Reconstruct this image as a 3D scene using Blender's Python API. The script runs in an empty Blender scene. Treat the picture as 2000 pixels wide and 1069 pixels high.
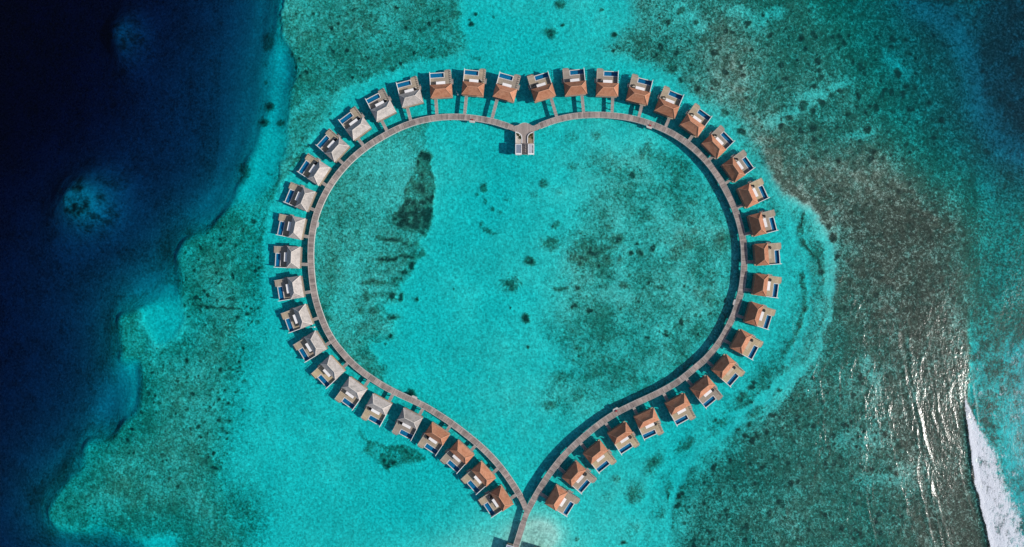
import bpy, math, random
import numpy as np
from mathutils import Vector

# ------------------------------------------------------------------ camera, sky, sun, exposure
SC = bpy.context.scene
COL = SC.collection
H = 330.0                      # camera height above the water, metres
S = 0.25                       # metres per photo pixel at water level
cam = bpy.data.cameras.new('aerial_camera')
cam.sensor_width = 36.0
cam.lens = 36.0 * H / (2000 * S)
cam.clip_start, cam.clip_end = 1.0, 12000.0
cam_ob = bpy.data.objects.new('aerial_camera', cam)
cam_ob.location = (0, 0, H)
COL.objects.link(cam_ob)
SC.camera = cam_ob

SUN_EL, SUN_AZ = math.radians(42.0), math.radians(-14.0)
W = bpy.data.worlds.new('World'); SC.world = W; W.use_nodes = True
wn = W.node_tree.nodes; wl = W.node_tree.links
bg = wn['Background']
sky = wn.new('ShaderNodeTexSky'); sky.sky_type = 'NISHITA'; sky.sun_disc = False
sky.sun_elevation = SUN_EL; sky.sun_rotation = math.radians(90) - SUN_AZ
wl.new(sky.outputs[0], bg.inputs['Color']); bg.inputs['Strength'].default_value = 0.095
sl = bpy.data.lights.new('sun', 'SUN'); sl.energy = 3.8; sl.angle = math.radians(0.5); sl.color = (1.0, 0.95, 0.88)
so = bpy.data.objects.new('sun', sl); COL.objects.link(so)
sv = Vector((math.cos(SUN_EL) * math.cos(SUN_AZ), math.cos(SUN_EL) * math.sin(SUN_AZ), math.sin(SUN_EL)))
so.rotation_euler = sv.to_track_quat('Z', 'Y').to_euler(); so.location = sv * 500
SC.view_settings.view_transform = 'Standard'; SC.view_settings.look = 'None'
SC.view_settings.exposure = 0.0; SC.view_settings.gamma = 1.0
SC.cycles.transparent_max_bounces = 16
SC.cycles.max_bounces = 6

DZ = 2.0                       # deck height above the water


def at(px, py, z=0.0):
    """photo pixel -> world x, y on the level z"""
    k = S * (H - z) / H
    return ((px - 1000.0) * k, (534.5 - py) * k)


# ------------------------------------------------------------------ helpers
class MB:
    def __init__(s):
        s.v, s.f = [], []

    def box(s, x0, x1, y0, y1, z0, z1):
        n = len(s.v)
        s.v += [(x0, y0, z0), (x1, y0, z0), (x1, y1, z0), (x0, y1, z0), (x0, y0, z1), (x1, y0, z1), (x1, y1, z1), (x0, y1, z1)]
        s.f += [tuple(n + i for i in q) for q in ((3, 2, 1, 0), (4, 5, 6, 7), (0, 1, 5, 4), (1, 2, 6, 5), (2, 3, 7, 6), (3, 0, 4, 7))]
        return s

    def prism(s, pts, z0, z1):
        """pts counter-clockwise"""
        n, k = len(s.v), len(pts)
        s.v += [(x, y, z0) for x, y in pts] + [(x, y, z1) for x, y in pts]
        s.f.append(tuple(n + i for i in reversed(range(k)))); s.f.append(tuple(n + k + i for i in range(k)))
        s.f += [(n + i, n + (i + 1) % k, n + k + (i + 1) % k, n + k + i) for i in range(k)]
        return s

    def cyl(s, x, y, r, z0, z1, n=8, r1=None):
        r1 = r if r1 is None else r1
        b = len(s.v)
        for (rr, z) in ((r, z0), (r1, z1)):
            s.v += [(x + rr * math.cos(6.28318 * i / n), y + rr * math.sin(6.28318 * i / n), z) for i in range(n)]
        s.f += [(b + i, b + (i + 1) % n, b + n + (i + 1) % n, b + n + i) for i in range(n)]
        s.f.append(tuple(b + i for i in reversed(range(n)))); s.f.append(tuple(b + n + i for i in range(n)))
        return s

    def rod(s, a, b, r, n=6):
        a, b = Vector(a), Vector(b)
        d = (b - a).normalized(); u = d.orthogonal().normalized(); w = d.cross(u)
        k = len(s.v)
        for p in (a, b):
            s.v += [tuple(p + r * (math.cos(6.28318 * i / n) * u + math.sin(6.28318 * i / n) * w)) for i in range(n)]
        s.f += [(k + i, k + (i + 1) % n, k + n + (i + 1) % n, k + n + i) for i in range(n)]
        s.f.append(tuple(k + i for i in reversed(range(n)))); s.f.append(tuple(k + n + i for i in range(n)))
        return s

    def poly(s, verts, faces):
        n = len(s.v); s.v += [tuple(v) for v in verts]; s.f += [tuple(n + i for i in f) for f in faces]
        return s

    def mesh(s, name, mat, mirror=False):
        me = bpy.data.meshes.new(name)
        if mirror:
            me.from_pydata([(-x, y, z) for x, y, z in s.v], [], [tuple(reversed(f)) for f in s.f])
        else:
            me.from_pydata(s.v, [], s.f)
        if mat: me.materials.append(mat)
        me.update()
        return me


def link(name, me, parent=None, label=None, cat=None, group=None, kind=None):
    o = bpy.data.objects.new(name, me); COL.objects.link(o)
    if parent: o.parent = parent
    tag(o, label, cat, group, kind)
    return o


def tag(o, label=None, cat=None, group=None, kind=None):
    if label: o['label'] = label
    if cat: o['category'] = cat
    if group: o['group'] = group
    if kind: o['kind'] = kind


def empty(name, loc, rz, label, cat, group=None):
    o = link(name, None, None, label, cat, group)
    o.location = loc; o.rotation_euler = (0, 0, rz)
    return o


def copy_tree(o, parent=None):
    c = o.copy(); COL.objects.link(c); c.parent = parent
    for ch in o.children: copy_tree(ch, c)
    return c


# ------------------------------------------------------------------ materials
class NT:
    def __init__(s, name):
        s.m = bpy.data.materials.new(name); s.m.use_nodes = True
        s.n = s.m.node_tree.nodes; s.l = s.m.node_tree.links
        s.b = s.n['Principled BSDF']; s.out = s.n['Material Output']

    def new(s, t, **kw):
        n = s.n.new(t)
        for k, v in kw.items():
            if hasattr(n, k): setattr(n, k, v)
        return n

    def put(s, n, **kw):
        for k, v in kw.items(): n.inputs[k.replace('_', ' ')].default_value = v
        return n

    def noise(s, scale, vec=None, detail=3.0, rough=0.55, dist=0.0):
        n = s.new('ShaderNodeTexNoise')
        n.inputs['Scale'].default_value = scale; n.inputs['Detail'].default_value = detail
        n.inputs['Roughness'].default_value = rough; n.inputs['Distortion'].default_value = dist
        if vec is not None: s.l.new(vec, n.inputs['Vector'])
        return n.outputs['Fac']

    def mathn(s, op, a, b=None, clamp=False):
        n = s.new('ShaderNodeMath'); n.operation = op; n.use_clamp = clamp
        for i, x in enumerate((a, b)):
            if x is None: continue
            if isinstance(x, (int, float)): n.inputs[i].default_value = x
            else: s.l.new(x, n.inputs[i])
        return n.outputs[0]

    def rng(s, x, a, b, c, d):
        n = s.new('ShaderNodeMapRange'); n.clamp = True
        for i, v in zip(('From Min', 'From Max', 'To Min', 'To Max'), (a, b, c, d)):
            if isinstance(v, (int, float)): n.inputs[i].default_value = v
            else: s.l.new(v, n.inputs[i])
        s.l.new(x, n.inputs['Value'])
        return n.outputs[0]

    def mix(s, fac, a, b, mode='MIX'):
        n = s.new('ShaderNodeMix'); n.data_type = 'RGBA'; n.blend_type = mode
        for sock, x in ((n.inputs[0], fac), (n.inputs[6], a), (n.inputs[7], b)):
            if isinstance(x, (int, float)): sock.default_value = x
            elif isinstance(x, tuple): sock.default_value = x + (1,) if len(x) == 3 else x
            else: s.l.new(x, sock)
        return n.outputs[2]

    def scale_vec(s, vec, sc, rot=0.0):
        n = s.new('ShaderNodeMapping'); n.inputs['Scale'].default_value = sc; n.inputs['Rotation'].default_value = (0, 0, rot)
        s.l.new(vec, n.inputs['Vector'])
        return n.outputs[0]

    def bump(s, h, strength, dist):
        n = s.new('ShaderNodeBump'); n.inputs['Strength'].default_value = strength; n.inputs['Distance'].default_value = dist
        s.l.new(h, n.inputs['Height'])
        return n.outputs[0]


def tex(nt, which='Object'):
    return nt.new('ShaderNodeTexCoord').outputs[which]


def geo(nt):
    return nt.new('ShaderNodeNewGeometry').outputs['Position']


def rand(nt):
    return nt.new('ShaderNodeObjectInfo').outputs['Random']


def mat_plain(name, c, rough=0.6, var=0.18, scale=1.5, spec=0.3):
    t = NT(name); v = geo(t)
    n = t.noise(scale, v, 4)
    f = t.rng(n, 0.25, 0.75, 1 - var, 1 + var)
    r = t.rng(rand(t), 0, 1, 0.92, 1.06)
    f = t.mathn('MULTIPLY', f, r)
    col = t.mix(1.0, c, f, 'MULTIPLY')
    t.l.new(col, t.b.inputs['Base Color']); t.b.inputs['Roughness'].default_value = rough
    t.b.inputs['Specular IOR Level'].default_value = spec
    return t.m


def mat_roof(name, c_lo, c_hi):
    t = NT(name); o = tex(t); p = geo(t)
    sep = t.new('ShaderNodeSeparateXYZ'); t.l.new(o, sep.inputs[0])
    # thatch / shingle courses run level round the roof, each course a touch different
    wob = t.noise(1.2, p, 2)
    z = t.mathn('ADD', sep.outputs['Z'], t.mathn('MULTIPLY', wob, 0.12))
    course = t.mathn('FRACT', t.mathn('MULTIPLY', z, 3.2))
    c1 = t.rng(course, 0.0, 0.25, 0.86, 1.03)
    n1 = t.noise(3.5, p, 5, 0.7); n2 = t.noise(0.45, p, 3)
    f = t.mathn('MULTIPLY', c1, t.rng(n1, 0.25, 0.75, 0.82, 1.16))
    f = t.mathn('MULTIPLY', f, t.rng(rand(t), 0, 1, 0.80, 1.12))
    f = t.mathn('MULTIPLY', f, t.rng(t.noise(0.9, p, 4, 0.7), 0.3, 0.5, 0.80, 1.0))
    base = t.mix(t.rng(n2, 0.35, 0.65, 0, 1), c_lo, c_hi)
    t.l.new(t.mix(1.0, base, f, 'MULTIPLY'), t.b.inputs['Base Color'])
    t.b.inputs['Roughness'].default_value = 0.9; t.b.inputs['Specular IOR Level'].default_value = 0.15
    t.l.new(t.bump(t.mathn('ADD', course, n1), 0.6, 0.05), t.b.inputs['Normal'])
    return t.m


def mat_wood(name, c_lo, c_hi, axis='Y', plank=0.16, uv=False):
    t = NT(name); p = geo(t)
    o = tex(t, 'UV') if uv else tex(t)
    sep = t.new('ShaderNodeSeparateXYZ'); t.l.new(o, sep.inputs[0])
    a = sep.outputs['X' if uv else axis]
    idx = t.mathn('FLOOR', t.mathn('DIVIDE', a, plank))
    wn_ = t.new('ShaderNodeTexWhiteNoise'); wn_.noise_dimensions = '1D'; t.l.new(idx, wn_.inputs['W'])
    seam = t.rng(t.mathn('FRACT', t.mathn('DIVIDE', a, plank)), 0.0, 0.12, 0.7, 1.0)
    f = t.mathn('MULTIPLY', t.rng(wn_.outputs['Value'], 0, 1, 0.84, 1.14), seam)
    f = t.mathn('MULTIPLY', f, t.rng(t.noise(2.2, p, 4, 0.6), 0.25, 0.75, 0.82, 1.18))
    if uv:                      # bays of newer and older planks, and the dark joints between bays
        bay = t.mathn('FLOOR', t.mathn('DIVIDE', a, 1.35))
        w2 = t.new('ShaderNodeTexWhiteNoise'); w2.noise_dimensions = '1D'; t.l.new(bay, w2.inputs['W'])
        f = t.mathn('MULTIPLY', f, t.rng(w2.outputs['Value'], 0, 1, 0.74, 1.2))
        joint = t.mathn('FRACT', t.mathn('DIVIDE', a, 2.7))
        f = t.mathn('MULTIPLY', f, t.rng(joint, 0.0, 0.12, 0.42, 1.0))
        mixf = t.rng(t.noise(0.35, p, 3), 0.35, 0.65, 0, 1)
    else:
        mixf = t.mathn('ADD', t.mathn('MULTIPLY', rand(t), 0.75), t.mathn('MULTIPLY', t.noise(0.7, p, 3), 0.3), True)
    base = t.mix(mixf, c_lo, c_hi)
    t.l.new(t.mix(1.0, base, f, 'MULTIPLY'), t.b.inputs['Base Color'])
    t.b.inputs['Roughness'].default_value = 0.8; t.b.inputs['Specular IOR Level'].default_value = 0.2
    return t.m


M = {}
M['roof_orange'] = mat_roof('terracotta_thatch', (0.44, 0.185, 0.105), (0.53, 0.25, 0.15))
M['roof_grey'] = mat_roof('weathered_thatch', (0.38, 0.345, 0.32), (0.52, 0.465, 0.43))
M['cap_orange'] = mat_plain('terracotta_ridge', (0.58, 0.29, 0.18), 0.9)
M['cap_grey'] = mat_plain('weathered_ridge', (0.66, 0.60, 0.55), 0.9)
M['deck'] = mat_wood('deck_timber', (0.27, 0.235, 0.215), (0.52, 0.41, 0.245))
M['walk'] = mat_wood('boardwalk_timber', (0.26, 0.22, 0.205), (0.38, 0.31, 0.275), uv=True)
M['rail'] = mat_plain('boardwalk_kerb', (0.50, 0.48, 0.45), 0.8)
M['jetty'] = mat_wood('jetty_timber', (0.30, 0.255, 0.24), (0.36, 0.31, 0.275), plank=0.5)
M['platform'] = mat_wood('platform_timber', (0.26, 0.22, 0.205), (0.36, 0.30, 0.27), axis='X', plank=0.45)
M['pile'] = mat_plain('pile_timber', (0.16, 0.14, 0.12), 0.9)
M['wall'] = mat_plain('timber_wall', (0.30, 0.24, 0.18), 0.8)
M['white'] = mat_plain('white_paint', (0.78, 0.77, 0.76), 0.55, 0.06)
M['white_stone'] = mat_plain('pale_coping', (0.62, 0.60, 0.57), 0.6, 0.1)
M['canvas'] = mat_plain('white_canvas', (0.80, 0.78, 0.77), 0.8, 0.07)
M['tan'] = mat_plain('sand_canvas', (0.50, 0.42, 0.31), 0.8, 0.1)
M['tile'] = mat_plain('blue_pool_tile', (0.012, 0.19, 0.33), 0.4, 0.25, 2.5)
M['wicker'] = mat_plain('dark_wicker', (0.03, 0.028, 0.03), 0.7)
M['cushion'] = mat_plain('cream_cushion', (0.55, 0.50, 0.42), 0.8)
M['frame'] = mat_plain('dark_frame', (0.06, 0.05, 0.045), 0.5)
M['slate'] = mat_plain('blue_grey_roof', (0.20, 0.24, 0.30), 0.5, 0.1)
M['slat'] = mat_plain('pale_slat', (0.52, 0.54, 0.58), 0.6, 0.08)
M['gravel'] = mat_plain('pale_gravel', (0.50, 0.44, 0.38), 0.9, 0.5, 3.0)
M['soil'] = mat_plain('brown_mulch', (0.30, 0.22, 0.13), 0.9, 0.5, 3.0)
M['leaf'] = mat_plain('leaf', (0.075, 0.10, 0.03), 0.7, 0.5, 3.0)
M['red'] = mat_plain('red_paint', (0.30, 0.03, 0.035), 0.5)
M['float'] = mat_plain('float_white', (0.75, 0.80, 0.80), 0.4, 0.05)

t = NT('window_glass'); t.b.inputs['Base Color'].default_value = (0.02, 0.03, 0.035, 1); t.b.inputs['Roughness'].default_value = 0.08
M['glass'] = t.m


def schlick(t, nrm):
    """air-to-water reflectance, the same seen from either side (no refraction is traced)"""
    g_ = t.new('ShaderNodeNewGeometry'); d = t.new('ShaderNodeVectorMath'); d.operation = 'DOT_PRODUCT'
    t.l.new(nrm, d.inputs[0]); t.l.new(g_.outputs['Incoming'], d.inputs[1])
    c = t.mathn('ABSOLUTE', d.outputs['Value'])
    p5 = t.mathn('POWER', t.mathn('SUBTRACT', 1.0, c, True), 5.0)
    return t.mathn('ADD', t.mathn('MULTIPLY', p5, 0.98), 0.02, True)


def mat_clear_water(name, tint, wave):
    t = NT(name); t.n.remove(t.b); p = geo(t)
    h = t.noise(wave, p, 3)
    nrm = t.bump(h, 0.3, 0.1)
    fr = schlick(t, nrm)
    tr = t.new('ShaderNodeBsdfTransparent'); tr.inputs['Color'].default_value = tint + (1,)
    gl = t.new('ShaderNodeBsdfGlossy'); gl.inputs['Roughness'].default_value = 0.08; t.l.new(nrm, gl.inputs['Normal'])
    mx = t.new('ShaderNodeMixShader'); t.l.new(fr, mx.inputs[0]); t.l.new(tr.outputs[0], mx.inputs[1]); t.l.new(gl.outputs[0], mx.inputs[2])
    t.l.new(mx.outputs[0], t.out.inputs['Surface'])
    return t.m


M['pool_water'] = mat_clear_water('pool_water', (0.5, 0.85, 0.95), 2.0)

# sea water: clear surface with wind ripple over absorbing water
t = NT('sea_water'); t.n.remove(t.b); p = geo(t)
pv = t.scale_vec(p, (1.0, 0.42, 1.0), math.radians(-12))
pv2 = t.scale_vec(p, (1.0, 0.55, 1.0), math.radians(24))
at_ = t.new('ShaderNodeAttribute'); at_.attribute_name = 'chop'
big = t.noise(0.07, pv, 2)
h1 = t.noise(0.62, pv, 2.0, 0.5)
h2 = t.noise(1.7, pv2, 2.0, 0.55)
h = t.mathn('ADD', t.mathn('MULTIPLY', h1, 0.125), t.mathn('MULTIPLY', h2, 0.072))
h = t.mathn('MULTIPLY', h, t.rng(big, 0.35, 0.65, 0.55, 1.3))
h = t.mathn('MULTIPLY', h, at_.outputs['Fac'])
nrm = t.bump(h, 1.0, 1.0)
fr = schlick(t, nrm)
tr = t.new('ShaderNodeBsdfTransparent')
gl = t.new('ShaderNodeBsdfGlossy'); gl.inputs['Roughness'].default_value = 0.17; t.l.new(nrm, gl.inputs['Normal'])
mx = t.new('ShaderNodeMixShader'); t.l.new(fr, mx.inputs[0]); t.l.new(tr.outputs[0], mx.inputs[1]); t.l.new(gl.outputs[0], mx.inputs[2])
t.l.new(mx.outputs[0], t.out.inputs['Surface'])
va = t.new('ShaderNodeVolumeAbsorption'); va.inputs['Density'].default_value = 2.0
va.inputs['Color'].default_value = (1 - 0.43, 1 - 0.029, 1 - 0.0170, 1)
t.l.new(va.outputs[0], t.out.inputs['Volume'])
M['sea'] = t.m

# seabed: sand, coral and rubble mixed grain by grain from the cover stored on the mesh
t = NT('seabed'); p = geo(t)
at_ = t.new('ShaderNodeAttribute'); at_.attribute_name = 'substrate'
sp_ = t.new('ShaderNodeSeparateXYZ'); t.l.new(at_.outputs['Vector'], sp_.inputs[0])
cov, brn, drk, pal = sp_.outputs['X'], sp_.outputs['Y'], sp_.outputs['Z'], at_.outputs['Alpha']
p1 = t.scale_vec(p, (1, 1, 1), 0.6); p2 = t.scale_vec(p, (1, 1, 1), -0.9)
n1 = t.noise(0.95, p1, 4, 0.72, 0.8); n2 = t.noise(0.30, p2, 4, 0.68, 0.6); n3 = t.noise(0.035, p2, 3, 0.5)
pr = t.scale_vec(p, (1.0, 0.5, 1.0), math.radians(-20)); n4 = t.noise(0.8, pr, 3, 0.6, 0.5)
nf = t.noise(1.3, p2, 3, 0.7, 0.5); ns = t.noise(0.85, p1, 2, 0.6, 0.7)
g_ = t.mathn('ADD', t.mathn('MULTIPLY', t.rng(n1, 0.33, 0.67, 0, 1), 0.72), t.mathn('MULTIPLY', t.rng(n2, 0.33, 0.67, 0, 1), 0.28))
k_ = t.mathn('ADD', t.mathn('MULTIPLY', t.mathn('SUBTRACT', cov, g_), 1.6), 0.5, True)
k_ = t.mathn('MULTIPLY', k_, t.rng(cov, 0.01, 0.14, 0, 1))
sandf = t.mathn('MULTIPLY', t.mathn('MULTIPLY', t.rng(n4, 0.3, 0.7, 0.84, 1.16), t.rng(ns, 0.32, 0.68, 0.68, 1.34)), t.mathn('MULTIPLY', t.rng(n3, 0.3, 0.7, 0.90, 1.08), t.rng(n2, 0.3, 0.7, 0.94, 1.06)))  # sand grain and ripple, with the water's caustic light mottled into the colour
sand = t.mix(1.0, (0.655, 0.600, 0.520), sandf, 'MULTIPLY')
reeff = t.mathn('MULTIPLY', t.rng(ns, 0.33, 0.67, 0.52, 1.50), t.rng(n2, 0.3, 0.7, 0.8, 1.2))
reef = t.mix(brn, (0.185, 0.175, 0.125), (0.150, 0.140, 0.106))
reef = t.mix(1.0, reef, t.mathn('MULTIPLY', reeff, t.mathn('SUBTRACT', 1.0, t.mathn('MULTIPLY', drk, 0.50))), 'MULTIPLY')
reef = t.mix(t.rng(cov, 0.88, 1.0, 0, 1), reef, t.mix(1.0, (0.045, 0.050, 0.040), reeff, 'MULTIPLY'))
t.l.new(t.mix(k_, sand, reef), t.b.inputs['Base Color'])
t.b.inputs['Roughness'].default_value = 1.0; t.b.inputs['Specular IOR Level'].default_value = 0.0
t.l.new(t.bump(t.mathn('ADD', n1, t.mathn('MULTIPLY', n4, 0.5)), 0.25, 0.30), t.b.inputs['Normal'])
M['seabed'] = t.m

# foam
t = NT('foam'); p = geo(t)
at_ = t.new('ShaderNodeAttribute'); at_.attribute_name = 'cover'
n1 = t.noise(0.55, t.scale_vec(p, (1, 0.6, 1), 0.2), 6, 0.72, 0.6); n2 = t.noise(1.7, p, 4, 0.7)
nn = t.mathn('ADD', t.mathn('MULTIPLY', n1, 0.6), t.mathn('MULTIPLY', n2, 0.4))
thr = t.rng(at_.outputs['Fac'], 0, 1, 0.72, 0.34)
al = t.rng(t.mathn('SUBTRACT', nn, thr), -0.06, 0.09, 0.0, 0.93)
t.l.new(al, t.b.inputs['Alpha'])
t.b.inputs['Base Color'].default_value = (0.72, 0.75, 0.82, 1); t.b.inputs['Roughness'].default_value = 0.9
t.l.new(t.bump(nn, 1.0, 0.8), t.b.inputs['Normal'])
M['foam'] = t.m

# ------------------------------------------------------------------ noise + map drawing for the seabed


def vnoise(x, y, seed):
    xi = np.floor(x).astype(np.int64); yi = np.floor(y).astype(np.int64)
    xf = x - xi; yf = y - yi
    u = xf * xf * (3 - 2 * xf); v = yf * yf * (3 - 2 * yf)

    def hsh(a, b):
        n = (a * 374761393 + b * 668265263 + seed * 1442695041) & 0xFFFFFFFF
        n = ((n ^ (n >> 13)) * 1274126177) & 0xFFFFFFFF
        return ((n ^ (n >> 16)) & 0xFFFF) / 65535.0
    return (hsh(xi, yi) * (1 - u) + hsh(xi + 1, yi) * u) * (1 - v) + (hsh(xi, yi + 1) * (1 - u) + hsh(xi + 1, yi + 1) * u) * v


def fbm(x, y, scale, seed, octv=4, gain=0.55):
    """about -1..1"""
    s_ = 0.0; a = 1.0; tot = 0.0
    for o in range(octv):
        s_ = s_ + a * (vnoise(x / scale + 17.3 * o, y / scale - 9.1 * o, seed + o) * 2 - 1); tot += a
        a *= gain; scale /= 2.03
    return s_ / tot * 1.6


def sdist(X, Y, pts, closed=True):
    """signed distance to a polygon (negative inside) or distance to a polyline"""
    d = np.full(X.shape, 1e18); ins = np.zeros(X.shape, bool)
    n = len(pts)
    for i in range(n if closed else n - 1):
        ax, ay = pts[i]; bx, by = pts[(i + 1) % n]
        ex, ey = bx - ax, by - ay
        L = ex * ex + ey * ey + 1e-9
        tt = np.clip(((X - ax) * ex + (Y - ay) * ey) / L, 0, 1)
        d = np.minimum(d, (X - ax - tt * ex) ** 2 + (Y - ay - tt * ey) ** 2)
        if closed and ay != by:
            c = ((ay > Y) != (by > Y)) & (X < ex * (Y - ay) / ey + ax)
            ins ^= c
    d = np.sqrt(d)
    return np.where(ins, -d, d) if closed else d


def sm(e0, e1, x):
    q = np.clip((x - e0) / (e1 - e0), 0, 1)
    return q * q * (3 - 2 * q)



SHALLOW = [(552, -900), (552, 0), (541, 50), (533, 84), (520, 118), (516, 178), (503, 236), (496, 276), (483, 316), (478, 350), (463, 370), (462, 392), (434, 407), (397, 448), (357, 475), (342, 515), (335, 545), (320, 552), (303, 558), (285, 572), (269, 589), (236, 600), (229, 626), (231, 700), (218, 714), (216, 760), (228, 800), (204, 838), (166, 873), (155, 907), (121, 949), (86, 997), (93, 1031), (145, 1035), (180, 1038), (214, 1049), (255, 1064), (310, 1068), (420, 1500), (3500, 9000), (14000, 9000), (14000, -9000), (552, -9000)]
REEF_W = [(552, -900), (552, 0), (539, 50), (552, 88), (576, 135), (560, 188), (552, 236), (557, 296), (544, 323), (539, 360), (515, 377), (495, 397), (470, 397), (434, 407), (397, 448), (357, 475), (340, 515), (337, 549), (345, 570), (357, 620), (345, 655), (306, 675), (286, 640), (272, 595), (236, 600), (229, 626), (231, 700), (240, 708), (266, 730), (264, 780), (249, 812), (204, 838), (166, 873), (155, 907), (121, 949), (86, 997), (93, 1031), (145, 1035), (180, 1038), (214, 1049), (255, 1064), (276, 1056), (345, 1056), (350, 1500), (560, 1500), (520, 1069), (497, 1000), (478, 962), (462, 930), (470, 880), (482, 820), (488, 770), (505, 720), (517, 660), (522, 600), (518, 540), (512, 480), (516, 430), (532, 392), (552, 352), (580, 318), (610, 275), (645, 228), (690, 182), (760, 146), (840, 126), (902, 112), (918, 80), (900, 45), (905, 0), (905, -900)]
REEF_E = [(1225, -900), (1225, 0), (1236, 42), (1175, 93), (1197, 112), (1264, 126), (1307, 149), (1335, 180), (1377, 205), (1433, 225), (1455, 247), (1472, 281), (1490, 320), (1511, 368), (1541, 390), (1576, 416), (1598, 446), (1604, 500), (1598, 560), (1578, 622), (1546, 690), (1508, 742), (1466, 795), (1425, 842), (1362, 900), (1330, 960), (1308, 1020), (1300, 1069), (1290, 1500), (9000, 9000), (14000, 9000), (14000, -9000), (1225, -9000)]
FLAT = [(1420, 60), (1450, 110), (1470, 180), (1500, 250), (1560, 310), (1640, 300), (1760, 290), (1840, 350), (1880, 450), (1875, 560), (1890, 640), (1940, 790), (1960, 900), (1990, 1069), (2020, 1500), (1800, 1500), (1775, 1069), (1765, 950), (1735, 850), (1720, 720), (1690, 640), (1660, 540), (1640, 470), (1600, 415), (1540, 385), (1500, 330), (1470, 260), (1420, 190), (1400, 120)]
SURFZONE = [(1885, 600), (1888, 700), (1886, 790), (1894, 866), (1903, 942), (1918, 997), (1934, 1069), (1970, 1250), (2000, 1500), (9000, 1500), (9000, 560), (2100, 560), (1940, 585)]
INNER_W = [(844, 236), (833, 258), (833, 286), (846, 296), (841, 323), (851, 348), (848, 393), (844, 421), (838, 449), (822, 470), (820, 499), (810, 526), (806, 540), (780, 556), (783, 573), (779, 593), (752, 598), (760, 612), (778, 614), (777, 630), (771, 652), (760, 664), (732, 667), (722, 676), (740, 696), (750, 722), (752, 750), (690, 725), (640, 670), (610, 600), (595, 500), (605, 420), (650, 340), (720, 270), (800, 230)]
EDGE_W = [(820, 290), (845, 297), (841, 323), (851, 350), (848, 395), (842, 450), (824, 470), (800, 456), (768, 442), (762, 430), (790, 375), (804, 340), (808, 310)]
INNER_E = [(1100, 465), (1130, 440), (1150, 350), (1180, 300), (1260, 275), (1340, 310), (1420, 420), (1450, 520), (1430, 620), (1350, 720), (1230, 790), (1120, 810), (1070, 800), (1060, 770), (1120, 720), (1080, 650), (1070, 560)]
PATCH_SW = [(701, 838), (722, 856), (748, 866), (794, 868), (828, 890), (831, 902), (803, 908), (780, 915), (754, 920), (735, 906), (708, 888), (714, 869)]
PATCH_IE = [(1127, 463), (1188, 445), (1222, 463), (1240, 490), (1228, 512), (1177, 527), (1104, 530), (1107, 488)]

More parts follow.
